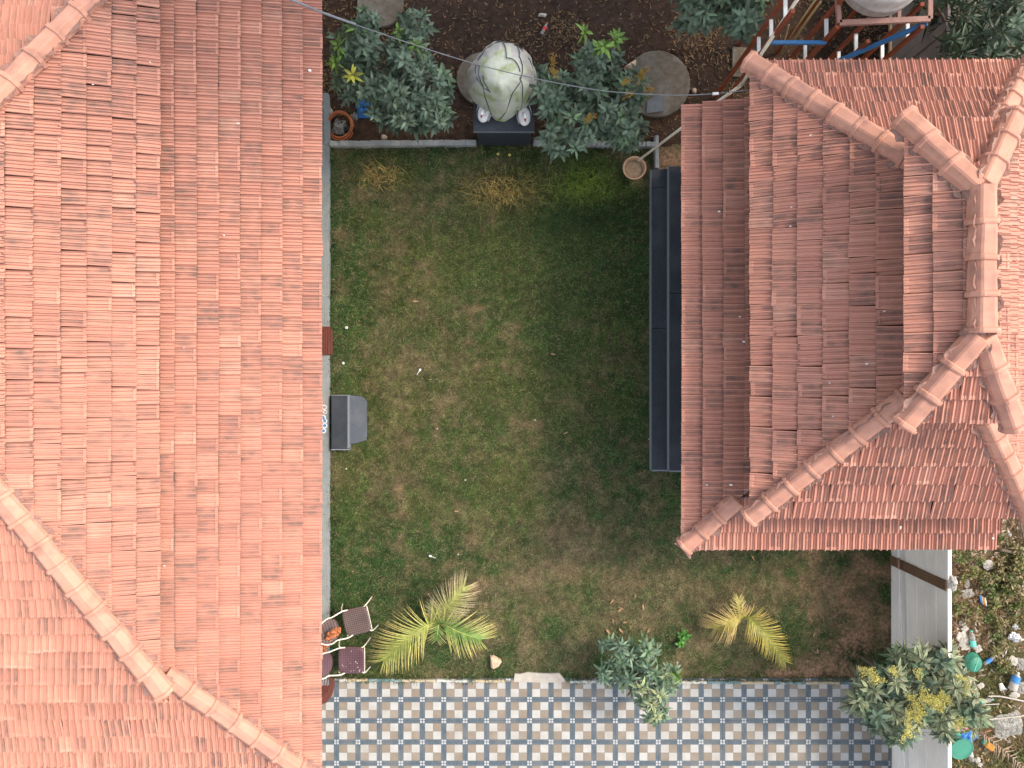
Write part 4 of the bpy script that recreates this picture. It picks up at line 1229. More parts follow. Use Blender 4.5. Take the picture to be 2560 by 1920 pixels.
def swan(label, px, py, rz):
    c0 = P(px, py, .84)
    t = thing('swan_figure', label, 'swan figure', c0, 'white swan figures on the plinth', rz)
    T = Matrix.Translation(c0) @ Matrix.Rotation(rz, 4, 'Z')
    mb = MB().lathe((0, 0, 0), [(.06, 0), (.12, .03), (.145, .09), (.14, .14), (.09, .16), (.05, .15)], 20, squash=(.78, 1.15))
    o = link('body', mb.mesh('body', M['white_plastic']), t); o.matrix_basis = T
    mb = MB().tube(arc_pts([(0, .05, .12), (0, -.02, .22), (0, -.05, .34), (0, -.10, .38)], 5), [.035] * 6 + [.03] * 6 + [.028] * 4, 10)
    mb.lathe((0, -.11, .375), [(.012, -.035), (.034, -.01), (.034, .015), (.012, .035)], 10)
    o = link('neck', mb.mesh('neck', M['white_plastic']), t); o.matrix_basis = T
    mb = MB().tube([(0, -.125, .37), (0, -.16, .355), (0, -.185, .345)], [.024, .016, .004], 8)
    o = link('beak', mb.mesh('beak', M['swan_red']), t); o.matrix_basis = T
    mb = MB()
    for s_ in (-1, 1):
        mb.sheet(lambda u, v: (s_ * (.10 + .03 * math.sin(v * 3.1)), -.12 + .28 * v, .06 + .12 * u + .04 * v), 3, 6)
    o = link('wing', mb.mesh('wing', M['white_plastic']), t); o.matrix_basis = T
    return t
swan('white swan figure peeking out at the left foot of the tarpaulin', 1211, 288, math.radians(-14))
swan('white swan figure peeking out at the right foot of the tarpaulin', 1310, 296, math.radians(6))

def round_slab(name, label, px, py, rpx, z, mat, seg=56, cat='slab', wob=0.004):
    c0 = P(px, py, z); r = rpx * K * (H - z) / H
    t = thing(name, label, cat, (c0.x, c0.y, 0))
    MB().lathe((c0.x, c0.y, 0), [(r, -.05), (r, z - .012), (r - .012, z)], seg, wob=wob).build('disc', mat, t)
    return t
wc = round_slab('well_cover', 'large round weathered concrete cover right of the flowering shrub', 1643, 209, 83, .10, M['oldconc'])
round_slab('round_slab', 'round concrete slab half hidden behind the shrouded statue', 1207, 196, 66, .06, M['oldconc'])
round_slab('round_slab', 'round brown concrete slab at the top edge above the left shrub', 950, 8, 58, .06, M['oldconc'])
o = MB().prism([P(x, y, .13) for (x, y) in [(1616, 283), (1659, 278), (1655, 239), (1636, 241), (1618, 252)]], .102, .13).build('slate_piece', M['slate'], None, bevel=.004)
tag(o, 'square grey slate lying on the round well cover', 'slate')
o = MB().prism([P(x, y, .06) for (x, y) in [(1830, 190), (1878, 196), (1881, 120), (1832, 116)]], -.02, .06).build('paving_slab', M['oldconc'], None, bevel=.01, jitter=.004)
tag(o, 'rectangular stone slab on the soil left of the tank stand', 'slab')

# ------------------------------------------------------------------ pot, hose, pipe, cable
pt = thing('flower_pot', 'round terracotta pot of dry soil at the lawn corner', 'pot', P(1583, 424, 0))
c0 = P(1586, 420, .27)
MB().lathe((c0.x, c0.y, 0), [(.13, 0), (.165, .15), (.185, .24), (.213, .245), (.215, .285), (.195, .287), (.183, .25), (.17, .20)], 36, close=False).build('pot_body', M['terracotta'], pt)
MB().lathe((c0.x, c0.y, 0), [(.178, .20), (.12, .215), (.05, .20), (.001, .205)], 24, wob=.02, close=False).build('potting_soil', M['sand'], pt, jitter=.004)

pp = thing('water_pipe', 'long beige plastic pipe running from the tank stand down to the pot', 'pipe', P(1595, 403, 0))
MB().tube([P(1596, 401, .25), P(1705, 319, 1.3), P(1800, 250, 2.05), P(1853, 213, 2.45)], .024, 8).build('pipe_run', M['pvc'], pp)
MB().tube([P(1853, 213, 2.45), P(1900, 140, 2.9), P(1992, 0, 3.7), P(2040, -70, 4.1)], .026, 8).build('pipe_run', M['pvc'], pp)
MB().tube([P(1847, 217, 2.41), P(1859, 204, 2.5)], .025, 8).build('elbow_joint', M['pvc'], pp)

cb = thing('overhead_cable', 'grey overhead cable sagging from the left roof to the right roof', 'cable', P(1280, 205, 0))
cpath = [P(640, -30, 3.85), P(740, 5, 3.55), P(805, 32, 3.42), P(890, 62, 3.25), P(1000, 100, 3.05), P(1100, 133, 2.9), P(1200, 163, 2.8), P(1300, 188, 2.75), P(1400, 209, 2.75), P(1500, 226, 2.8), P(1600, 235, 2.86), P(1700, 238, 2.95), P(1790, 234, 3.05), P(1880, 224, 3.25)]
MB().tube(arc_pts(cpath, 4), .008, 6).build('wire', M['cable'], cb)
MB().tube(arc_pts([v_ + Vector((0, 0, .012)) for v_ in cpath[:4]], 4), [.018] * 13, 6).build('wire_sleeve', material('pale_cable_sleeve', (.20, .21, .23), (.14, .15, .165), rough=.5), cb)
MB().tube([P(1781, 234.5, 3.05), P(1797, 233.5, 3.07)], .022, 6).build('clip', M['white_plastic'], cb)

hs = thing('garden_hose', 'orange garden hose coiled on the soil by the ledge', 'hose', P(853, 318, 0))
for k in range(5):
    c0 = P(853 + random.uniform(-2, 2), 318 + random.uniform(-2, 2), 0); R = .235 - .014 * (k % 3) + random.uniform(-.006, .006)
    ring = [c0 + Vector((R * math.cos(a), R * 1.12 * math.sin(a), .03 + .022 * k + .01 * math.sin(2 * a + k))) for a in [2 * math.pi * i_ / 36 + k for i_ in range(35)]]
    MB().tube(ring, .0115, 7).build('hose_coil', M['hose'], hs)
crumple('plastic_bag', 'clear crumpled plastic bag inside the hose coil', 'plastic bag', 849, 318, .02, .26, .30, .12, M['clear_film'], 1)
crumple('black_bag', 'small black bag at the right side of the hose coil', 'bag', 871, 325, .06, .16, .15, .10, M['black_plastic'], 2)
crumple('plastic_bag', 'pale plastic scrap between the hose and the blue sheet', 'plastic bag', 886, 292, .0, .14, .15, .08, M['clear_film'], 3)
crumple('plastic_bag', 'white plastic scrap against the ledge above the hose', 'plastic bag', 826, 281, .02, .09, .16, .09, M['dirty_white'], 4)
bs = thing('blue_sheet', 'folded blue plastic sheet under the left mango shrub', 'plastic sheet', P(918, 270, 0))
for (a, b, c_, d, zz) in ((889, 243, 945, 272, .08), (893, 268, 930, 296, .10), (915, 262, 948, 290, .07)):
    crp = random.Random(a)
    p_, q_ = P(a, d, 0), P(c_, b, 0)
    hm = [[crp.uniform(.3, 1) for _ in range(8)] for _ in range(8)]
    mb = MB().sheet(lambda u, v: (p_.x + (q_.x - p_.x) * u, p_.y + (q_.y - p_.y) * v, .01 + zz * hm[round(v * 6)][round(u * 6)] * (1 - (2 * u - 1) ** 6) * (1 - (2 * v - 1) ** 6)), 6, 6)
    mb.build('fold', M['blue_plastic'], bs)

# ------------------------------------------------------------------ water tank on its steel stand
ts = thing('tank_stand', 'red oxide steel tower with blue braces behind the right roof', 'steel stand', (5.2, 5.5, 0))
YF, YR = 5.05, 5.37
def post(x, y, z1): MB().beam((x, y, 0), (x, y, z1), .055, .055, up=(0, 1, 0)).build('post', M['red_steel'], ts)
def rung(x, z, ya=YF, yb=YR, w=.05): MB().beam((x, ya, z), (x, yb, z), w, .03).build('rung', M['white_steel'], ts)
for (x, y, zt) in ((3.80, YF, 3.9), (3.80, YR, 3.9), (4.60, YF, 3.45), (4.60, YR, 3.7), (5.80, YF, 3.45), (5.80, YR, 3.45), (5.25, YF, 3.0), (5.25, YR, 3.4), (4.25, 6.35, 3.9), (5.85, 6.35, 3.45), (4.95, 6.2, 3.4)):
    post(x, y, zt)
for x, zs in ((3.80, (3.62, 3.05, 2.5)), (4.60, (3.07, 2.28, 1.5)), (5.80, (3.05, 2.3, 1.6)), (5.25, (2.6, 2.0, 1.4))):
    for z in zs: rung(x, z)
MB().beam((3.80, YF - .03, 3.02), (4.62, YF - .03, 3.02), .05, .05).build('beam', M['blue_steel'], ts)
MB().beam((4.62, YF + .0, 1.9), (4.62, 4.62, 1.9), .05, .05).build('beam', M['blue_steel'], ts)
MB().beam((3.82, YF - .02, 2.25), (3.82, 4.60, 2.25), .05, .05).build('beam', M['blue_steel'], ts)
MB().beam(P(2050, 172, 2.35), P(2318, 58, 3.40), .06, .05).build('brace', M['blue_steel'], ts)
a, b = P(2098, 58, 3.46), P(2324, 48, 3.46)
MB().beam(a, b, .075, .05).build('frame', M['brown_steel'], ts)
MB().beam(a + Vector((0, -.0, 0)), a + Vector((-.10, 1.35, 0)), .06, .05).build('frame', M['brown_steel'], ts)
MB().beam(b, b + Vector((.02, 1.35, 0)), .065, .05).build('frame', M['brown_steel'], ts)
for (px, py) in ((2173, 55), (2247, 51)):
    p_ = P(px, py, 3.43); MB().beam(p_, p_ + Vector((.0, 1.3, 0)), .05, .04).build('frame', M['brown_steel'], ts)
tk = thing('water_tank', 'round white plastic water tank on top of the steel stand', 'water tank', (5.2, 5.9, 3.45))
c0 = Vector((5.15, 5.73, 0))
mb = MB()
R = .57
prof = [(R * .97, 3.46), (R, 3.5), (R, 3.62), (R * 1.015, 3.63), (R * 1.015, 3.66), (R, 3.67), (R, 3.84), (R * .95, 3.90), (R * .7, 3.98), (R * .42, 4.03), (R * .40, 4.07), (R * .36, 4.09), (.01, 4.10)]
mb.lathe((c0.x, c0.y, 0), prof, 48)
mb.build('tank_body', M['dirty_white'], tk)
for k in range(9):
    r = random.Random(k); a0_ = r.uniform(math.pi * 1.2, math.pi * 1.75)
    p0 = Vector((c0.x + .50 * math.cos(a0_), c0.y + .50 * math.sin(a0_), 3.965))
    pts = [p0 + Vector((r.uniform(-.12, .12) * s_, r.uniform(-.02, .10) * s_, .045 * s_ + .01)) for s_ in (0, .5, 1)]
    MB().tube(arc_pts(pts, 3), .006, 5).build('dry_twig', M['bark'], tk)
for (a, b, r_, lab) in ((P(2042, -5, 3.4), P(1952, 130, 1.2), .015, 'long bamboo pole leaning in the tank stand, upper one'), (P(2052, 4, 3.2), P(1962, 135, 1.0), .018, 'long bamboo pole leaning in the tank stand, lower one'), (P(1972, 62, 1.8), P(1955, 132, .8), .013, 'short yellow bamboo stick in the tank stand')):
    o = MB().tube([a, a.lerp(b, .5) + Vector((0, .02, 0)), b], [r_, r_ * .95, r_ * .8], 7).build('bamboo_pole', M['bamboo']); tag(o, lab, 'pole', 'bamboo poles in the tank stand')

# ------------------------------------------------------------------ foliage
def leaf_geo(V, Fc, Cc, base, d, L, w, droop, col, edge, r, fold=.35, segs=4, curl=0.0):
    """one lanceolate leaf, folded along its midrib"""
    d = d.normalized(); s_ = d.cross(Vector((0, 0, 1)))
    if s_.length < 1e-3: s_ = Vector((1, 0, 0))
    s_.normalize(); n = s_.cross(d)
    s_ = (s_ * math.cos(curl) + n * math.sin(curl)).normalized(); n = s_.cross(d)
    b = len(V); shape = [.25, .85, 1.0, .6, .02] if segs == 4 else [.3, 1.0, .7, .02]
    k = len(shape) - 1
    tone = r.uniform(.6, 1.4)
    for i_ in range(k + 1):
        t = i_ / k
        p = base + d * (L * t) - Vector((0, 0, 1)) * (droop * L * t * t) 
        ww = w * shape[i_] / 2
        V += [p + s_ * ww + n * (ww * fold), p, p - s_ * ww + n * (ww * fold)]
        e = [c * tone for c in edge]; m_ = [c * tone * 1.12 for c in col]
        Cc += [e, m_, e]
    for i_ in range(k):
        q = b + i_ * 3
        Fc += [(q, q + 1, q + 4, q + 3), (q + 1, q + 2, q + 5, q + 4)]

def cluster_mesh(name, seed, n, L, w, col, edge=None, up=(-.1, .75), droop=(.1, .55), segs=4):
    r = random.Random(seed); V = []; Fc = []; Cc = []
    edge = edge or col
    for k in range(n):
        a = k * 2.399 + r.uniform(-.25, .25)
        t = k / n
        el = up[0] + (up[1] - up[0]) * t + r.uniform(-.15, .15)
        d = Vector((math.cos(a) * math.cos(el), math.sin(a) * math.cos(el), math.sin(el)))
        ll = L * r.uniform(.75, 1.15) * (1 - .35 * t)
        cj = r.uniform(.85, 1.15)
        leaf_geo(V, Fc, Cc, Vector((0, 0, -.06 + .06 * t)) + d * .012, d, ll, w * r.uniform(.8, 1.15), r.uniform(*droop), [c * cj for c in col], [c * cj for c in edge], r, segs=segs, curl=r.uniform(-.5, .5))
    # stem
    b = len(V)
    V += [Vector((.006, 0, -.16)), Vector((-.004, .005, -.16)), Vector((-.003, -.005, -.16)), Vector((0, 0, .02))]
    Cc += [(.12, .10, .05)] * 4
    for q in range(0, b, 3 * (segs + 1)):
        Fc.append((b + 3, q, q + 1, q + 2))
    me = fast_mesh(name, np.array([v_[:] for v_ in V]), np.array(Fc), 4, M['leaf'], np.array(Cc), True)
    return me
MD = (.076, .115, .078); MD2 = (.098, .145, .098); MG = (.058, .090, .058)
CL = {
    'dark': [cluster_mesh('leaf_cluster', 10 + k, 9 + k % 5, .215, .064, [MD, MD2, MG][k % 3]) for k in range(8)],
    'mid': [cluster_mesh('leaf_cluster', 30 + k, 9 + k % 5, .20, .062, (.10, .16, .09)) for k in range(5)],
    'fresh': [cluster_mesh('leaf_cluster', 50 + k, 8, .20, .048, (.11, .20, .035)) for k in range(3)],
    'yellow': [cluster_mesh('leaf_cluster', 60 + k, 8, .19, .046, (.33, .34, .05), (.40, .38, .06)) for k in range(3)],
    'pale': [cluster_mesh('leaf_cluster', 70 + k, 10 + k % 5, .23, .046, (.085, .125, .075), (.26, .27, .15), up=(-.4, .6)) for k in range(6)],
    'cream': [cluster_mesh('leaf_cluster', 80 + k, 10 + k % 4, .20, .046, (.095, .15, .085), (.36, .37, .17)) for k in range(4)],
    'thin': [cluster_mesh('leaf_cluster', 90 + k, 8 + k % 5, .23, .036, (.030, .050, .028), up=(-.7, .4), droop=(.2, .8)) for k in range(6)],
    'aqua': [cluster_mesh('leaf_cluster', 110 + k, 10 + k % 4, .19, .042, (.085, .145, .095), (.11, .17, .11)) for k in range(5)],
}
def panicle_mesh(name, seed, col, L=.16, n=170, spread=.11):
    r = random.Random(seed); mb = MB()
    mb.col = (.40, .32, .06)
    axes = []
    for k in range(9):
        a = r.uniform(0, 6.28); el = r.uniform(.1, 1.2)
        d = Vector((math.cos(a) * math.cos(el), math.sin(a) * math.cos(el), math.sin(el)))
        axes.append(d * L * r.uniform(.6, 1.1)); mb.tube([(0, 0, 0), axes[-1]], .003, 4, cap=False)
    for k in range(n):
        ax = r.choice(axes); p = ax * r.uniform(.25, 1.05) + Vector((r.gauss(0, .018), r.gauss(0, .018), r.gauss(0, .018)))
        s_ = r.uniform(.005, .011); tone = r.uniform(.7, 1.25)
        mb.col = tuple(c * tone for c in col)
        mb._add([p + Vector((s_, 0, 0)), p + Vector((-s_ * .5, s_, 0)), p + Vector((-s_ * .5, -s_, 0)), p + Vector((0, 0, s_ * 1.2))], [(0, 1, 3), (1, 2, 3), (2, 0, 3)])
    return mb.mesh(name, M['leaf'])
PAN = {'yellow': [panicle_mesh('flower_panicle', k, (.62, .58, .19)) for k in range(3)], 'ochre': [panicle_mesh('flower_panicle', 5 + k, (.40, .25, .06), .12) for k in range(2)]}

def tree(name, label, base, lobes, zr, pal, scale=1.0, cat='shrub', special=(), panicles=(), trunk_r=.035, group=None, under=.35, seed=1, lean=0.55):
    r = random.Random(seed)
    b0 = P(base[0], base[1], 0)
    t = thing(name, label, cat, b0, group)
    zc = (zr[0] + zr[1]) / 2
    cx = sum(l[0] for l in lobes) / len(lobes); cy = sum(l[1] for l in lobes) / len(lobes)
    crown = P(cx, cy, zc * .75)
    fork = b0.lerp(crown, .45); fork.z = zr[0] * .6
    MB().tube(arc_pts([b0 - Vector((0, 0, .05)), b0 + Vector((.02, .01, fork.z * .5)), fork, crown], 4), [trunk_r * (1 - .055 * i_) for i_ in range(13)], 8).build('trunk', M['bark'], t)
    limbs = MB(); tips = []
    for (px, py, rx, ry, n) in lobes:
        tip = P(px, py, zc)
        tips.append(tip)
        mid = fork.lerp(tip, .5) + Vector((0, 0, .12))
        limbs.tube(arc_pts([fork, mid, tip], 4), [trunk_r * .55 * (1 - .07 * i_) for i_ in range(9)], 6)
    placed = []
    for li, (px, py, rx, ry, n) in enumerate(lobes):
        for k in range(n):
            for _ in range(12):
                a = r.uniform(0, 6.283); q = math.sqrt(r.random())
                x, y = px + rx * q * math.cos(a), py + ry * q * math.sin(a)
                if all((x - u) ** 2 + (y - w) ** 2 > (17 * scale) ** 2 for u, w in placed[-60:]): break
            placed.append((x, y))
            dome = math.sqrt(max(0, 1 - q * q * .85))
            z = zr[0] + (zr[1] - zr[0]) * dome * r.uniform(.72, 1.0)
            if r.random() < under: z = zr[0] + (z - zr[0]) * r.uniform(.1, .6)
            kind = r.choices(list(pal), list(pal.values()))[0]
            put(t, kind, x, y, z, r, scale, P(px, py, zr[0]))
            p = P(x, y, z)
            limbs.tube([tips[li].lerp(fork, .25), (tips[li] + p) / 2 + Vector((0, 0, -.05)), p - Vector((0, 0, .10 * scale))], [.007, .006, .004], 4, cap=False)
    for (kind, x, y, z) in special:
        put(t, kind, x, y, z, r, scale, None)
        p = P(x, y, z); limbs.tube([fork.lerp(crown, .8), p - Vector((0, 0, .1))], [.007, .004], 4, cap=False)
    for (kind, x, y, z) in panicles:
        o = link('flower_panicle', r.choice(PAN[kind]), t)
        o.matrix_basis = Matrix.Translation(P(x, y, z)) @ Matrix.Rotation(r.uniform(0, 6.28), 4, 'Z') @ Matrix.Rotation(r.uniform(-.5, .5), 4, 'X') @ Matrix.Scale(r.uniform(.8, 1.15), 4)
        limbs.tube([fork.lerp(crown, .8), P(x, y, z)], [.006, .004], 4, cap=False)
    limbs.build('branch', M['bark'], t)
    return t
def put(t, kind, x, y, z, r, scale, cen):
    o = link('leaf_cluster', r.choice(CL[kind]), t)
    p = P(x, y, z)
    tilt = Matrix.Rotation(r.gauss(0, .22), 4, 'X') @ Matrix.Rotation(r.gauss(0, .22), 4, 'Y')
    if cen is not None:
        v_ = Vector((p.x - cen.x, p.y - cen.y, 0))
        if v_.length > .02:
            ax = Vector((0, 0, 1)).cross(v_.normalized())
            tilt = Matrix.Rotation(min(.9, v_.length * 1.3) * r.uniform(.3, 1), 4, ax) @ tilt
    o.matrix_basis = Matrix.Translation(p) @ tilt @ Matrix.Rotation(r.uniform(0, 6.28), 4, 'Z') @ Matrix.Scale(scale * r.uniform(.85, 1.2), 4)

tree('mango_shrub', 'bushy blue green mango shrub nearest the left house', (1002, 272), [(893, 120, 60, 62, 22), (900, 205, 72, 45, 20), (1010, 150, 62, 55, 18), (1075, 215, 62, 62, 26), (1000, 240, 70, 50, 20), (1035, 70, 45, 42, 11), (905, 55, 42, 32, 8), (1085, 285, 45, 35, 12), (965, 285, 45, 25, 7), (1020, 312, 45, 14, 4)],
     (.9, 2.1), {'dark': 8, 'mid': 1.2, 'aqua': .6}, .98, seed=4, special=[('yellow', 881, 187, 2.0), ('fresh', 844, 112, 2.0), ('fresh', 838, 156, 1.9), ('fresh', 995, 75, 1.9), ('fresh', 893, 68, 1.9), ('fresh', 1038, 112, 1.9)], group='mango shrubs in the planting bed')
tree('mango_shrub', 'mango shrub with ochre flower heads beside the round well cover', (1462, 292), [(1490, 160, 65, 45, 17), (1470, 210, 80, 45, 20), (1400, 235, 50, 50, 12), (1430, 265, 65, 40, 14), (1530, 285, 65, 50, 20), (1560, 330, 50, 38, 12), (1440, 325, 55, 30, 8), (1395, 340, 35, 25, 5), (1420, 368, 40, 14, 4), (1345, 205, 26, 30, 4), (1590, 215, 40, 40, 6), (1360, 265, 20, 25, 3)],
     (.7, 1.9), {'dark': 7, 'mid': 2, 'aqua': 1}, 1.08, seed=9, special=[('fresh', 1463, 80, 1.9), ('fresh', 1510, 115, 2.0), ('fresh', 1535, 100, 2.0), ('fresh', 1500, 118, 1.9), ('fresh', 1545, 92, 1.8)], group='mango shrubs in the planting bed',
     panicles=[('ochre', 1605, 186, 1.7), ('ochre', 1382, 184, 1.7), ('ochre', 1568, 205, 1.7), ('ochre', 1620, 222, 1.5), ('ochre', 1474, 298, 1.6), ('ochre', 1380, 152, 1.6), ('ochre', 1600, 195, 1.72), ('ochre', 1570, 240, 1.6)])
tree('mango_tree', 'mango tree cut by the top edge left of the tank stand', (1690, 130), [(1735, 35, 38, 40, 14), (1790, 15, 60, 35, 16), (1850, 45, 45, 45, 14), (1770, -50, 100, 60, 26), (1870, -40, 60, 60, 12)], (1.4, 2.9), {'dark': 6, 'mid': 2, 'aqua': 1}, 1.08, seed=14, cat='tree', group='trees in the planting bed')
tree('mango_sapling', 'small pale leaved sapling growing over the patio edge', (1560, 1648), [(1575, 1645, 55, 35, 12), (1600, 1690, 60, 42, 16), (1520, 1680, 22, 28, 4), (1630, 1735, 40, 40, 12), (1655, 1700, 35, 40, 8), (1640, 1780, 32, 24, 6), (1540, 1620, 36, 16, 4), (1610, 1625, 40, 18, 5)], (.6, 1.5), {'aqua': 5, 'mid': 1.5}, .92, seed=21,
     special=[('cream', 1650, 1740, 1.5), ('cream', 1632, 1765, 1.45), ('cream', 1605, 1725, 1.5), ('cream', 1665, 1690, 1.45), ('cream', 1642, 1795, 1.3), ('cream', 1680, 1715, 1.3), ('fresh', 1690, 1690, 1.2)])
tree('mango_tree', 'flowering mango tree leaning over the white wall at lower right', (2150, 1640), [(2290, 1652, 62, 30, 18), (2360, 1665, 45, 35, 12), (2185, 1730, 50, 45, 16), (2230, 1700, 50, 40, 12), (2225, 1790, 62, 40, 18), (2290, 1790, 40, 40, 9), (2390, 1720, 45, 50, 14), (2425, 1780, 42, 50, 14), (2360, 1800, 45, 40, 13), (2260, 1835, 45, 18, 7), (2150, 1755, 26, 25, 5), (2330, 1720, 50, 30, 8)],
     (1.5, 2.6), {'pale': 6, 'dark': 2.4, 'mid': 1.2}, 1.0, cat='tree', seed=33, trunk_r=.04, under=.45,
     panicles=[('yellow', x, y, 2.55) for (x, y) in [(2275, 1745), (2285, 1760), (2295, 1775), (2270, 1775), (2310, 1750), (2330, 1740), (2350, 1735), (2345, 1750), (2362, 1745), (2325, 1755), (2160, 1675), (2185, 1695), (2175, 1685), (2290, 1682), (2225, 1675), (2275, 1790), (2290, 1790), (2270, 1815), (2260, 1830), (2400, 1690), (2410, 1720), (2390, 1810), (2300, 1735), (2340, 1765)]])
tree('shade_tree', 'dark leaved tree beyond the wall in the top right corner', (2290, 150), [(2420, 30, 70, 60, 30), (2500, 60, 70, 60, 30), (2400, 110, 45, 45, 16), (2480, 130, 80, 35, 26), (2540, 120, 50, 45, 14), (2560, 0, 90, 60, 20), (2340, 10, 40, 40, 10)],
     (1.3, 3.4), {'thin': 7, 'dark': 1}, 1.05, cat='tree', seed=41, trunk_r=.07, under=.6)

# ------------------------------------------------------------------ young palms
def palm(label, base, fronds, seed, group):
    fronds = [(a_, b_, int(n_ * 1.7), l_, c_, d_) for (a_, b_, n_, l_, c_, d_) in fronds]
    r = random.Random(seed); b0 = P(*base, 0)
    t = thing('young_palm', label, 'palm', b0, group)
    MB().tube([b0 - Vector((0, 0, .05)), b0 + Vector((0, 0, .12)), b0 + Vector((0, 0, .22))], [.05, .045, .03], 8).build('stem', M['bark'], t)
    for (ctrl, zs, n, ll, cg, ct) in fronds:
        pts = arc_pts([b0 + Vector((0, 0, .15))] + [P(x, y, z) for (x, y), z in zip(ctrl, zs)], 10)
        fr = thing('frond', None, None, b0); fr.parent = t; fr.matrix_parent_inverse = Matrix.Translation(b0).inverted()
        bpy.data.objects.remove(fr)
        rb = MB(); rb.col = (.36, .34, .10)
        rb.tube(pts, [.013 * (1 - .75 * i_ / len(pts)) for i_ in range(len(pts))], 6)
        fo = rb.build('frond', M['leaf'], t)
        m = len(pts)
        for k in range(n):
            s_ = .09 + .91 * k / (n - 1)
            i_ = min(m - 2, int(s_ * (m - 1))); f_ = s_ * (m - 1) - i_
            p = pts[i_].lerp(pts[i_ + 1], f_); d = (pts[i_ + 1] - pts[i_]).normalized()
            side = d.cross(Vector((0, 0, 1))).normalized()
            for sg in (-1, 1):
                ang = math.radians(84 - 60 * s_ + r.uniform(-5, 5))
                dirv = (d * math.cos(ang) + side * sg * math.sin(ang) + Vector((0, 0, .32 + r.uniform(-.06, .06)))).normalized()
                L = 1.12 * ll * (.55 + .75 * math.sin(math.pi * min(1, s_ * .85 + .08))) * r.uniform(.9, 1.08)
                V = []; Fc = []; Cc = []
                dry = max(0, min(1, r.gauss(ct[3], .2)))
                kk = 5; w = .0145
                s2 = dirv.cross(Vector((0, 0, 1))).normalized(); up = s2.cross(dirv)
                if r.random() < .5: pass
                tw = r.uniform(-.3, .3)
                s2 = (s2 * math.cos(tw) + up * math.sin(tw)).normalized()
                for q_ in range(kk + 1):
                    tt = q_ / kk
                    pp_ = p + dirv * L * tt - Vector((0, 0, .42 * L * tt * tt)) + side * 0
                    ww = w * (1 - tt ** 2 * .92) / 2
                    V += [pp_ + s2 * ww, pp_ - s2 * ww]
                    g_ = min(1, max(0, (tt - .15) * (.5 + dry)))
                    cx_ = [cg[j] * (1 - g_) + ct[j] * g_ for j in range(3)]
                    tone = r.uniform(.85, 1.15) if q_ == 0 else tone
                    Cc += [[c * tone for c in cx_]] * 2
                Fc = [(2 * q_, 2 * q_ + 1, 2 * q_ + 3, 2 * q_ + 2) for q_ in range(kk)]
                me = fast_mesh('leaflet', np.array([v_[:] for v_ in V]), np.array(Fc), 4, M['leaf'], np.array(Cc), True)
                link('leaflet', me, fo)
    return t
YG = (.28, .32, .07); TY = (.58, .47, .17, .75); GR = (.13, .24, .05); TB = (.42, .33, .22, .8); OR = (.50, .34, .08)
palm('larger young palm with three arching fronds beside the stone', (1100, 1556),
     [([(1070, 1562), (1010, 1605), (960, 1650)], (.62, .72, .45), 36, .44, YG, TY), ([(1110, 1562), (1160, 1585), (1200, 1598)], (.62, .66, .40), 30, .40, GR, TY),
      ([(1108, 1530), (1135, 1500), (1160, 1468)], (.62, .74, .55), 26, .34, (.26, .28, .08), TB), ([(1092, 1545), (1084, 1530), (1078, 1515)], (.5, .62, .6), 7, .16, (.2, .25, .06), TB), ([(1097, 1562), (1094, 1580), (1092, 1598)], (.55, .6, .5), 9, .22, GR, TY)], 3, 'young palms on the lawn')
palm('smaller young palm with two yellow orange fronds on the bare lawn', (1850, 1545),
     [([(1845, 1548), (1815, 1562), (1785, 1570)], (.5, .52, .32), 28, .32, (.40, .33, .08), (.55, .38, .18, .8)), ([(1870, 1545), (1915, 1590), (1962, 1652)], (.48, .62, .38), 34, .30, (.30, .30, .06), (.55, .40, .09, .8)),
      ([(1848, 1535), (1846, 1518), (1846, 1500)], (.4, .48, .45), 9, .16, (.36, .33, .08), TY)], 6, 'young palms on the lawn')

def rock(name, label, poly, z, mat, cat='stone', jit=.008, dome=.5):
    pts = [P(x, y, z * .6) for (x, y) in poly]
    c0 = sum(pts, Vector()) / len(pts); n = len(pts); vs = []
    for (s_, zz) in ((.92, -.02), (1.0, z * .35), (.86, z * .8), (.5, z)):
        vs += [(c0.x + (p.x - c0.x) * s_, c0.y + (p.y - c0.y) * s_, zz) for p in pts]
    fs = [(j * n + k, j * n + (k + 1) % n, (j + 1) * n + (k + 1) % n, (j + 1) * n + k) for j in range(3) for k in range(n)] + [tuple(range(3 * n, 4 * n))]
    mb = MB(); mb._add(vs, fs, 0, False)
    if mb.f and (Vector(vs[1]) - Vector(vs[0])).cross(Vector(vs[2]) - Vector(vs[1])).z < 0: mb.f = [f[::-1] for f in mb.f]
    o = mb.build(name, mat, None, bevel=.01, jitter=jit); tag(o, label, cat); return o
rock('stone', 'triangular tan stone on the lawn near the patio', [(1224, 1640), (1234, 1640), (1253, 1652), (1253, 1658), (1246, 1668), (1232, 1674), (1227, 1668)], .13, M['stone'])

def sprout(label, px, py, n, L, kind, z=.05, cat='plant', name='seedling', sc=1.0, group=None):
    t = thing(name, label, cat, P(px, py, 0), group); r = random.Random(px)
    for k in range(n):
        o = link('leaf_cluster', r.choice(CL[kind]), t)
        p = P(px, py, z) + Vector((r.gauss(0, L), r.gauss(0, L), r.uniform(0, .08)))
        o.matrix_basis = Matrix.Translation(p) @ Matrix.Rotation(r.uniform(0, 6.3), 4, 'Z') @ Matrix.Rotation(r.gauss(0, .3), 4, 'X') @ Matrix.Scale(sc * r.uniform(.8, 1.2), 4)
    return t
leafy = [cluster_mesh('leaf_cluster', 130 + k, 9, .12, .06, (.07, .21, .035), up=(-.1, .5), droop=(.1, .3)) for k in range(3)]
CL['herb'] = leafy
sprout('small bright green seedling left of the smaller palm', 1710, 1600, 5, .045, 'herb')

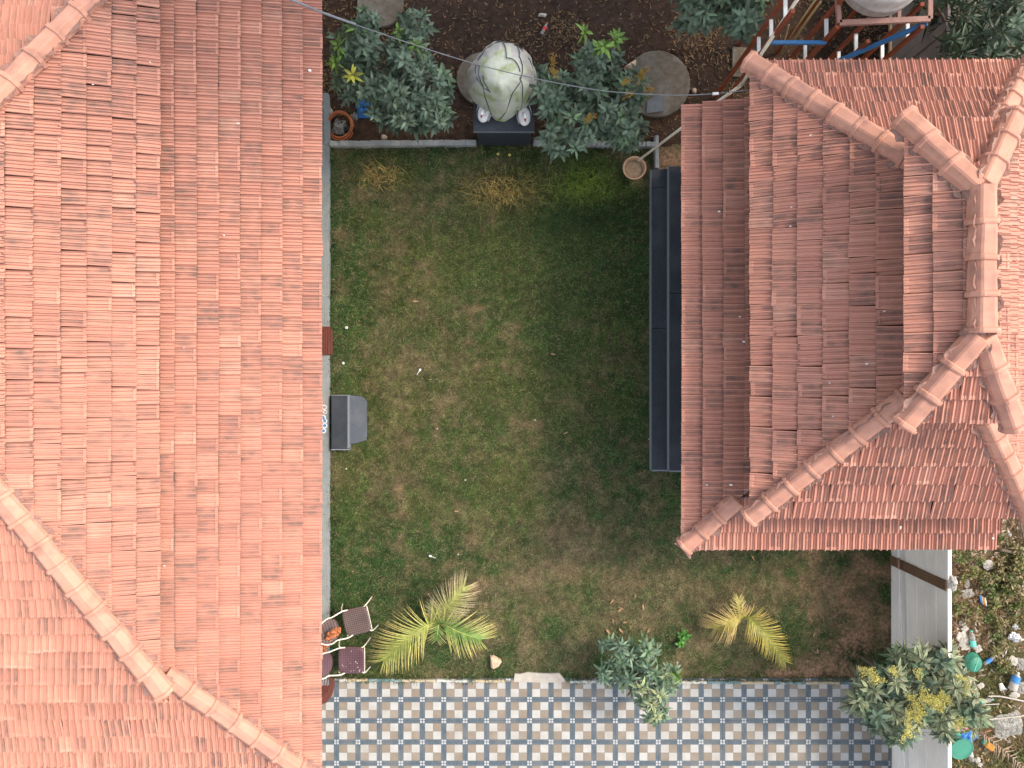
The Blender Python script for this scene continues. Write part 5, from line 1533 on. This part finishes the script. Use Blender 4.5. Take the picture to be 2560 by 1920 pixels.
# dead leaves, caps and scraps lying on the lawn
dl = [(1543, 1528), (1560, 1524), (1607, 1509), (1588, 1497), (1546, 1570), (1533, 1560), (1575, 1575), (1617, 1583), (1514, 1571), (1556, 1556), (1135, 1278), (1030, 753), (1421, 1080), (1535, 1497), (1878, 1386), (2038, 1580), (2045, 1635), (1375, 885)]
LL = fast_mesh('dead_leaf', np.array([(0, 0, .012), (.045, .016, .004), (.045, -.016, .018), (.085, .012, .008), (.085, -.012, .02), (.12, 0, .03)]), np.array([(0, 2, 1), (1, 2, 4), (1, 4, 3), (3, 4, 5)]), 3, material('dead_leaf', (.33, .21, .12), (.25, .15, .08), scale=20), None)
for i_, (x, y) in enumerate(dl):
    o = link('dead_leaf', LL); o.matrix_basis = Matrix.Translation(P(x, y, .03)) @ Matrix.Rotation(random.uniform(0, 6.3), 4, 'Z') @ Matrix.Scale(random.uniform(.8, 1.2), 4)
    own = {10: 'lone brown leaf on the lawn above the larger palm', 11: 'pale brown leaf on the upper left of the lawn', 12: 'brown leaf on the lawn left of the steps foot', 14: 'orange brown leaf just below the right roof edge', 15: 'tan leaf on bare soil right of the smaller palm', 16: 'tan leaf below and right of the smaller palm', 17: 'brown leaf in the middle of the lawn'}
    tag(o, own.get(i_, 'curled brown leaf in the scatter above the pale sapling'), 'dead leaf', 'dead leaves on the lawn')
for (x, y, lab) in ((866, 819, 'small round white cap in the grass, right of the upper doormat'), (858, 908, 'small round white cap in the grass, above the doorstep')):
    c0 = P(x, y, .04)
    t = thing('plastic_disc', lab, 'disc', c0)
    MB().lathe((c0.x, c0.y, 0), [(.024, .0), (.024, .05), (.019, .055)], 14).build('rim', M['white_plastic'], t)
    MB().lathe((c0.x, c0.y, 0), [(.008, .05), (.008, .062)], 8).build('knob', M['slate'], t)
for (x, y, lab) in ((1245, 386, 'left one of two small yellow blossoms on the lawn by the plinth'), (1274, 388, 'right one of two small yellow blossoms on the lawn by the plinth')):
    c0 = P(x, y, .05); mb = MB()
    for k in range(5):
        a = k * 1.2566
        mb._add([c0, c0 + Vector((.024 * math.cos(a - .5), .024 * math.sin(a - .5), .012)), c0 + Vector((.032 * math.cos(a), .032 * math.sin(a), .016)), c0 + Vector((.024 * math.cos(a + .5), .024 * math.sin(a + .5), .012))], [(0, 1, 2, 3)])
    o = mb.build('fallen_blossom', material('pale_yellow_petal', (.62, .55, .16), rough=.6, bump=0)); tag(o, lab, 'blossom')
def spoon(label, px, py, rz):
    c0 = P(px, py, .03); t = thing('plastic_spoon', label, 'spoon', c0)
    T = Matrix.Translation(c0) @ Matrix.Rotation(rz, 4, 'Z')
    me = MB().lathe((0, 0, 0), [(.02, 0), (.022, .006), (.015, .004)], 12, squash=(1.4, .9)).mesh('bowl', M['white_plastic']); o = link('bowl', me, t); o.matrix_basis = T
    me = MB().beam((-.02, 0, .004), (-.11, 0, .01), .008, .005).mesh('handle', M['white_plastic']); o = link('handle', me, t); o.matrix_basis = T
spoon('white plastic spoon on the lawn level with the doorstep', 1050, 925, 1.0)
spoon('white plastic spoon on the lawn above the larger palm', 1076, 1390, 2.8)
for i_, (x, y, lab) in enumerate([(1145, 1386, 'white paper scrap on the lawn above the larger palm'), (1093, 1072, 'white paper scrap on the lawn right of the doorstep'), (866, 1172, 'white crumpled scrap in the grass below the doorstep'), (1163, 1200, 'tiny white scrap in the middle of the lawn'), (1622, 1098, 'white scrap at the foot of the granite steps'), (1337, 1050, 'tiny white flake right of the middle of the lawn'), (1693, 1656, 'white scrap left of the smaller palm')]):
    crumple('paper_scrap', lab, 'scrap', x, y, .025, .036, .03, .012, M['dirty_white'], 200 + i_, nu=4, nv=4)
rock('stone', 'small brown stone on the soil above the garden kerb', [(952, 338), (962, 336), (968, 342), (965, 349), (953, 349)], .07, M['stone'])
rock('stone', 'orange brown stone right of the round well cover', [(1732, 220), (1741, 220), (1743, 229), (1737, 233), (1731, 229)], .06, M['stone'])
rock('stone', 'pale block beside the right mango shrub', [(1362, 283), (1372, 277), (1378, 282), (1372, 296), (1363, 292)], .08, M['concrete'])
rock('stone', 'tan stone under the right mango shrub near the plinth', [(1362, 320), (1372, 318), (1374, 334), (1364, 336)], .07, M['stone'])
rock('stone', 'tan stone on the left rim of the well cover', [(1561, 168), (1570, 160), (1590, 148), (1592, 158), (1586, 180), (1570, 172)], .16, M['stone'])

# ------------------------------------------------------------------ waste plot beyond the wall
def bottle(label, px, py, rz, L, r_, mats, cap=None, z=.03, band=(.35, .65), group='plastic bottles in the waste plot'):
    c0 = P(px, py, z); t = thing('plastic_bottle', label, 'bottle', c0, group)
    q = Matrix.Translation(c0 + Vector((0, 0, r_))) @ Matrix.Rotation(rz, 4, 'Z') @ Matrix.Rotation(math.pi / 2, 4, 'Y')
    def add(mb, name, mat): o = link(name, mb.mesh(name, mat), t); o.matrix_basis = q
    add(MB().lathe((0, 0, -L / 2), [(r_ * .8, 0), (r_, .01), (r_, L * .30), (r_ * .93, L * .33), (r_, L * .36), (r_, L * .72), (r_ * .45, L * .9), (r_ * .38, L * .95)], 14), 'bottle_body', mats[0])
    add(MB().lathe((0, 0, -L / 2), [(r_ * 1.02, L * band[0]), (r_ * 1.02, L * band[1])], 14, close=False), 'bottle_label', mats[1])
    add(MB().lathe((0, 0, -L / 2), [(r_ * .44, L * .94), (r_ * .44, L * 1.01)], 10), 'bottle_cap', cap or mats[1])
    return t
bottle('clear bottle with red label on the soil below the top edge', 1361, 74, math.radians(62), .24, .035, (M['clear_film'], M['red_label']), z=.0, group='bottles')
crumple('paper_scrap', 'white plastic scrap on the soil above the red labelled bottle', 'scrap', 1356, 38, .02, .16, .07, .04, M['dirty_white'], 8)
bottle('aqua labelled clear bottle leaning by the wall above the green basin', 2427, 1596, math.radians(98), .32, .05, (M['clear_film'], M['green_bottle']), band=(.1, .45))
bottle('blue tinted clear bottle touching the green basin', 2472, 1648, math.radians(35), .28, .036, (M['clear_film'], M['blue_label']), band=(.2, .6), cap=M['white_plastic'])
bottle('small clear bottle left of the green basin near the wall', 2404, 1676, math.radians(-60), .24, .034, (M['clear_film'], M['dirty_white']))
bottle('large bottle with blue printed band near the right edge', 2531, 1699, math.radians(72), .34, .075, (M['dirty_white'], M['blue_label']), band=(.42, .80), cap=M['white_plastic'])
bottle('aqua tipped clear bottle below the flat stone', 2463, 1749, math.radians(8), .24, .04, (M['clear_film'], M['green_bottle']), band=(.02, .3))
bottle('blue capped milky bottle beside the blue bag', 2421, 1880, math.radians(105), .30, .05, (M['clear_film'], M['dirty_white']), cap=M['blue_label'])
# white oval mark on the blue printed band
c0 = P(2534, 1691, .185)
def basin(label, px, py, rpx, rz, tilt, rib):
    c0 = P(px, py, .1); t = thing('plastic_basin', label, 'basin', c0, 'green plastic basins in the waste plot')
    R = rpx * K * .99
    T = Matrix.Translation(c0) @ Matrix.Rotation(rz, 4, 'Z') @ Matrix.Rotation(tilt, 4, 'X')
    o = link('shell', MB().lathe((0, 0, 0), [(R * .72, 0), (R * .80, .015), (R * .96, .12), (R * 1.04, .125), (R * 1.05, .115)] if not rib else [(R * 1.04, -.10), (R * 1.05, -.09), (R * .98, -.08), (R * .80, .02), (R * .74, .035), (.02, .04)], 32, squash=(1.08, .92), close=not rib).mesh('shell', M['teal_plastic']), t); o.matrix_basis = T
    if rib:
        o = link('seam', MB().beam((-R * .7, 0, .042), (R * .7, 0, .042), .012, .008).mesh('seam', material('pale_teal', (.12, .42, .32), rough=.4)), t); o.matrix_basis = T
    else:
        for k in range(3):
            o = link('ridge', MB().tube([(R * (.78 + .07 * k) * math.cos(a) * 1.08, R * (.78 + .07 * k) * math.sin(a) * .92, .022 + .042 * k) for a in [i_ * math.pi / 14 for i_ in range(29)]], .005, 5).mesh('ridge', M['teal_plastic']), t); o.matrix_basis = T
    return t
basin('upturned green plastic basin in the waste plot, farther from the wall', 2437, 1660, 23, 1.25, .08, True)
basin('open green plastic basin against the wall near the bottom edge', 2394, 1864, 27, .4, .1, False)
W = [('plastic_bag', 'bright blue plastic bag above the open green basin', 2420, 1842, .34, .20, .12, 'blue_plastic', .2), ('plastic_sheet', 'large clear crumpled plastic sheet near the right edge', 2520, 1812, .52, .42, .10, 'clear_film', .3),
     ('plastic_bag', 'pale printed bag leaning at the wall, left of the aqua bottle', 2407, 1597, .20, .27, .08, 'dirty_white', .2), ('foil_wrapper', 'silver foil wrapper near the right edge, the larger piece', 2536, 1593, .22, .15, .05, 'foil', -.3),
     ('foil_wrapper', 'small silver foil wrapper just above the larger one', 2538, 1567, .09, .11, .04, 'foil', .4), ('plastic_bag', 'clear bag below the brown post, nearest the wall', 2417, 1457, .09, .17, .05, 'clear_film', 0),
     ('plastic_bag', 'round clear bag below the brown post in the weeds', 2418, 1483, .22, .15, .06, 'clear_film', .1), ('plastic_bag', 'white bag in the weeds below the roof corner', 2470, 1412, .18, .17, .08, 'dirty_white', -.4),
     ('plastic_bag', 'cream bag at the right edge beside a grey sack', 2533, 1652, .18, .15, .06, 'palec', -.3), ('plastic_bag', 'grey sack at the right edge', 2552, 1660, .16, .22, .08, 'clear_film', .2),
     ('plastic_bag', 'white and blue net bag at the right edge', 2550, 1719, .22, .20, .09, 'clear_film', .3), ('plastic_bag', 'white bag under the blue printed bottle', 2536, 1738, .18, .12, .06, 'dirty_white', .1),
     ('paper_scrap', 'white box scrap right of the mango flowers, the upper one', 2447, 1790, .12, .08, .04, 'white_plastic', .2), ('paper_scrap', 'white box scrap right of the mango flowers, the lower one', 2456, 1799, .11, .06, .04, 'white_plastic', .0),
     ('plastic_bag', 'orange wrapper under the mango leaves beside the flat stone', 2420, 1731, .22, .11, .05, 'orange_plastic', .1), ('plastic_bag', 'pink wrapper above the blue bag', 2408, 1818, .20, .12, .05, 'pink_plastic', .2),
     ('plastic_bag', 'pale green wrapper between wall and blue bag', 2391, 1834, .14, .20, .06, 'teal_plastic', .5), ('paper_scrap', 'white scrap near the bottom edge, the upper one', 2444, 1900, .09, .10, .05, 'white_plastic', .3), ('paper_scrap', 'white scrap near the bottom edge, the lower one', 2450, 1912, .08, .07, .05, 'white_plastic', .0),
     ('plastic_bag', 'off white bag below the aqua bottle', 2414, 1618, .16, .10, .05, 'palec', .2), ('plastic_bag', 'white bag near the wall above the printed bag', 2412, 1572, .12, .10, .06, 'dirty_white', .5),
     ('plastic_bag', 'pink and white bag near the wall, topmost of the litter pile', 2405, 1557, .11, .10, .06, 'dirty_white', .1), ('paper_scrap', 'white scrap at the wall foot beside the stick', 2381, 1645, .07, .12, .05, 'white_plastic', .0),
     ('paper_scrap', 'tan paper scrap right of the flat stone', 2452, 1714, .12, .10, .04, 'palec', .6), ('paper_scrap', 'pale scrap at the wall below the litter pile', 2383, 1715, .06, .12, .05, 'white_plastic', .1), ('plastic_bag', 'white cloth scrap at the wall right of the aqua bottle', 2445, 1622, .13, .12, .05, 'dirty_white', .9)]
for i_, (nm, lab, x, y, sx, sy, h, mt, rz) in enumerate(W):
    crumple(nm, lab, 'scrap' if 'scrap' in nm else ('wrapper' if 'foil' in nm else ('sheet' if 'sheet' in nm else 'bag')), x, y, .02, sx * 1.1, sy * 1.1, h * .55, M['dirty_white' if mt == 'white_plastic' else mt], 300 + i_, rz=rz, group='litter in the waste plot')
crumple('white_cloth', 'white cloth bundled over the top of the brown wall post', 'cloth', 2381, 1458, 1.83, .15, .24, .08, M['dirty_white'], 55)
t = thing('paper_cup', 'white cup with a stick lying below the blue printed bottle', 'cup', P(2504, 1718, 0))
c0 = P(2504, 1716, .05); MB().lathe(c0, [(.035, -.05), (.05, .06), (.048, .062), (.03, -.03)], 16, close=False, rot=Matrix.Rotation(.9, 3, 'X')).build('cup_body', M['white_plastic'], t)
MB().tube([P(2506, 1724, .05), P(2512, 1738, .03)], .006, 5).build('stick', M['dirty_white'], t)
t = thing('orange_carton', 'green and orange carton under the dry palm frond', 'carton', P(2472, 1862, 0))
p_ = P(2472, 1862, .04); MB().box(p_ + Vector((.02, -.03, 0)), (.18, .12, .07), -.6).build('carton_body', M['orange_plastic'], t, bevel=.02); MB().box(p_ + Vector((-.09, .06, .0)), (.09, .11, .066), -.6).build('carton_end', M['teal_plastic'], t, bevel=.02)
t = thing('striped_tubes', 'bundle of small striped tubes lying in the weeds', 'tubes', P(2457, 1500, 0))
for k in range(4):
    c0 = P(2451 + k * 4.2, 1497 + k * 2.0, .05); MB().tube([c0 + Vector((-.01, .07, 0)), c0 + Vector((.02, -.09, 0))], .012, 7).build('small_tube', M[['blue_label', 'dirty_white', 'orange_plastic', 'white_plastic'][k]], t)
rock('flat_stone', 'long flat tan stone beside the orange wrapper', [(2426, 1693), (2433, 1695), (2441, 1715), (2444, 1732), (2434, 1727), (2421, 1715), (2419, 1702)], .06, M['stone'])
rock('stone', 'pale round stone under the roof corner, the left one', [(2499, 1333), (2505, 1331), (2510, 1338), (2507, 1344), (2500, 1342)], .08, M['palec'])
rock('stone', 'pale round stone under the roof corner, the right one', [(2518, 1333), (2526, 1331), (2530, 1338), (2524, 1342), (2517, 1340)], .08, M['greystone'])
for (pts, r_, lab, mt) in (([(2470, 1741), (2500, 1741), (2540, 1749), (2575, 1756)], .016, 'long pale curved stick running off the right edge, upper one', 'palec'), ([(2455, 1762), (2480, 1761), (2498, 1760)], .010, 'short pale stick below the aqua tipped bottle', 'palec'), ([(2390, 1625), (2402, 1642), (2412, 1655)], .012, 'brown stick leaning against the wall left of the green basin', 'bark'),
                          ([(2465, 1799), (2510, 1795), (2570, 1788)], .014, 'pale straight stick above the clear plastic sheet', 'palec'), ([(2500, 1375), (2530, 1380), (2562, 1384)], .03, 'thick grey branch under the roof corner', 'bark'), ([(2548, 1292), (2556, 1330), (2562, 1360)], .02, 'thin upright branch under the roof corner', 'bark')):
    o = MB().tube(arc_pts([P(x, y, .06) for x, y in pts], 4), r_, 6).build('stick', M[mt]); tag(o, lab, 'stick', 'sticks in the waste plot')
# dry palm frond
df = thing('dry_palm_frond', 'dry brown palm frond lying in the lower right corner', 'palm frond', P(2500, 1875, 0))
pts = arc_pts([P(2448, 1828, .10), P(2500, 1868, .14), P(2560, 1920, .12), P(2600, 1960, .08)], 10)
rb = MB().tube(pts, [.016 - .0003 * i_ for i_ in range(len(pts))], 6); rb.build('rachis', material('dry_rachis', (.16, .10, .07), (.12, .075, .05), rough=.8), df)
r = random.Random(4)
dm = material('dry_leaflet', (.36, .28, .20), (.27, .20, .14), scale=12)
for k in range(46):
    s_ = .12 + .86 * k / 45; i_ = min(len(pts) - 2, int(s_ * (len(pts) - 1))); p = pts[i_]; d = (pts[i_ + 1] - pts[i_]).normalized(); side = d.cross(Vector((0, 0, 1))).normalized()
    sg = -1 if k % 2 else 1
    if sg < 0 and r.random() < .35: continue
    L = r.uniform(.22, .36); dv = (d * r.uniform(.5, .9) + side * sg * r.uniform(.4, .9)).normalized(); s2 = dv.cross(Vector((0, 0, 1))).normalized()
    V = []
    for q_ in range(4):
        tt = q_ / 3; c0 = p + dv * L * tt + Vector((0, 0, .02 - .10 * tt * tt)); ww = .008 * (1 - .9 * tt)
        V += [c0 + s2 * ww, c0 - s2 * ww]
    link('leaflet', fast_mesh('leaflet', np.array([v_[:] for v_ in V]), np.array([(2 * q_, 2 * q_ + 1, 2 * q_ + 3, 2 * q_ + 2) for q_ in range(3)]), 4, dm, None, True), df)
# thin pipe along the wall foot and cable
pw = thing('wall_pipe', 'thin white pipe running along the foot of the white wall', 'pipe', P(2250, 1500, 0))
MB().tube(arc_pts([P(2246, 1340, .48), P(2247, 1400, .48), P(2250, 1480, .50), P(2254, 1560, .54), P(2256, 1640, .56), P(2259, 1800, .60), P(2261, 1960, .62)], 5), .016, 7).build('pipe_run', M['white_plastic'], pw)
MB().tube([P(2246.5, 1394, .48), P(2247.3, 1423, .485)], .019, 7).build('rusty_sleeve', M['brown_steel'], pw)

# rough weeds: dry grass mass, then single clumps
def keep_w(x, y, r_):
    return (r_.rand(len(x)) < np.clip((fbm(x, y, .6, 900) - .30) * 2.6, .1, 1))
def col_w(x, y, r_):
    g_ = np.clip((fbm(x, y, .8, 930) - .44) * 5, 0, 1)[:, None]
    c = np.array([.22, .15, .082]) * (1 - g_) + np.array([.095, .105, .032]) * g_
    return c * r_.uniform(.55, 1.5, (len(x), 1))
v, f, c = blades(60000, (7.2, 11.5), (-8, -1.0), keep_w, (.06, .20), (.02, .10), (.005, .011), col_w, 77, 2)
v[:, 2] -= .05
o = link('rough_grass', fast_mesh('rough_grass', v, f, 3, M['blade'], c)); tag(o, 'rough dry grass and weeds over the waste plot', 'grass', kind='stuff')
v, f, c = litter_mesh(6000, (7.2, 11.5), (-8, -1.0), lambda x, y: np.full(len(x), .8), (.05, .13), (.015, .04), [(.24, .16, .09), (.16, .10, .06), (.33, .27, .19), (.42, .40, .36), (.12, .08, .05), (.30, .16, .08)], 88, lambda x, y: np.full(len(x), -.02), .05)
o = link('waste_litter', fast_mesh('waste_litter', v, f, 3, M['litter'], c)); tag(o, 'fine dead leaves and paper bits strewn over the waste plot', 'litter', kind='stuff')
WC = [cluster_mesh('leaf_cluster', 150 + k, 16, .09, .028, [(.085, .115, .030), (.13, .14, .04), (.15, .125, .055), (.20, .16, .08)][k % 4], up=(-.2, 1.1), droop=(.1, .5), segs=3) for k in range(8)]
CL['weed'] = WC
r = random.Random(60)
weeds = [(2515, 1440, 1.6, 14, 'darkest leafy weed thicket below the roof corner'), (2548, 1400, 1.5, 10, 'leafy weed clump at the right edge below the branch'), (2500, 1490, 1.3, 12, 'weed clump right of the striped tubes'), (2490, 1560, 1.2, 10, 'yellow green weed clump left of the silver foil'), (2420, 1420, 1.1, 10, 'brownish weed clump right of the wall top'),
         (2405, 1530, 1.1, 9, 'light green weed at the wall below the white cloth'), (2540, 1520, 1.2, 9, 'weed clump at the right edge above the foil'), (2510, 1665, 1.1, 10, 'green weed clump right of the upturned basin'), (2555, 1890, 1.2, 8, 'green weed clump in the lower right corner'), (2465, 1455, 1.0, 8, 'low weed between the white bags'),
         (2390, 1395, 1.0, 8, 'low dry weed beside the roof edge at the wall'), (2500, 1610, 1.0, 7, 'dark weed below the small foil'), (2440, 1530, 1.0, 7, 'sparse weed in the middle of the waste plot'), (2530, 1465, 1.3, 9, 'weed clump in the thicket nearest the right edge'), (2385, 1480, .9, 7, 'weed at the wall foot right of the white cloth'), (2510, 1345, .8, 5, 'small weed between the two pale stones')]
for (x, y, sc, n, lab) in weeds:
    sprout(lab, x, y, n, .085 * sc, 'weed', .07, 'weed', 'weed_clump', sc * .95, 'weed clumps in the waste plot')

# unseen tall trees added off frame so their crowns shade the bed and upper roof
def unseen_shade_tree(label, x, y, z0, z1, rad, n, seed):
    r = random.Random(seed)
    t = thing('unseen_shade_tree', label, 'tree', (x, y, 0), 'unseen trees added for shade')
    MB().tube(arc_pts([(x, y, -.1), (x + .2, y, z0 * .5), (x - .1, y + .2, z0), (x, y, z1 - 1)], 5), [.28 - .012 * i_ for i_ in range(16)], 10).build('trunk', M['bark'], t)
    V = []; Fc = []; Cc = []
    for k in range(n):
        a = r.uniform(0, 6.283); q = r.random() ** .45; zz = r.uniform(-1, 1)
        rr = rad * q * math.sqrt(max(.05, 1 - zz * zz)) * (1 + .2 * math.sin(3 * a + seed))
        p = Vector((x + rr * math.cos(a), y + rr * math.sin(a), (z0 + z1) / 2 + zz * (z1 - z0) / 2))
        d = Vector((r.uniform(-1, 1), r.uniform(-1, 1), r.uniform(-.5, .3)))
        leaf_geo(V, Fc, Cc, p, d, r.uniform(.28, .5), r.uniform(.16, .26), .3, (.06, .09, .04), (.06, .09, .04), r, segs=3)
    link('crown', fast_mesh('crown', np.array([v_[:] for v_ in V]), np.array(Fc), 4, M['leaf'], np.array(Cc), True), t)
unseen_shade_tree('unseen tall tree added for its shade, beyond the tank stand', 2.8, 9.6, 8.2, 13.8, 3.6, 3000, 1)
unseen_shade_tree('second unseen tall tree added for its shade, right of the first', 8.7, 10.0, 8.0, 14.0, 3.7, 3000, 5)
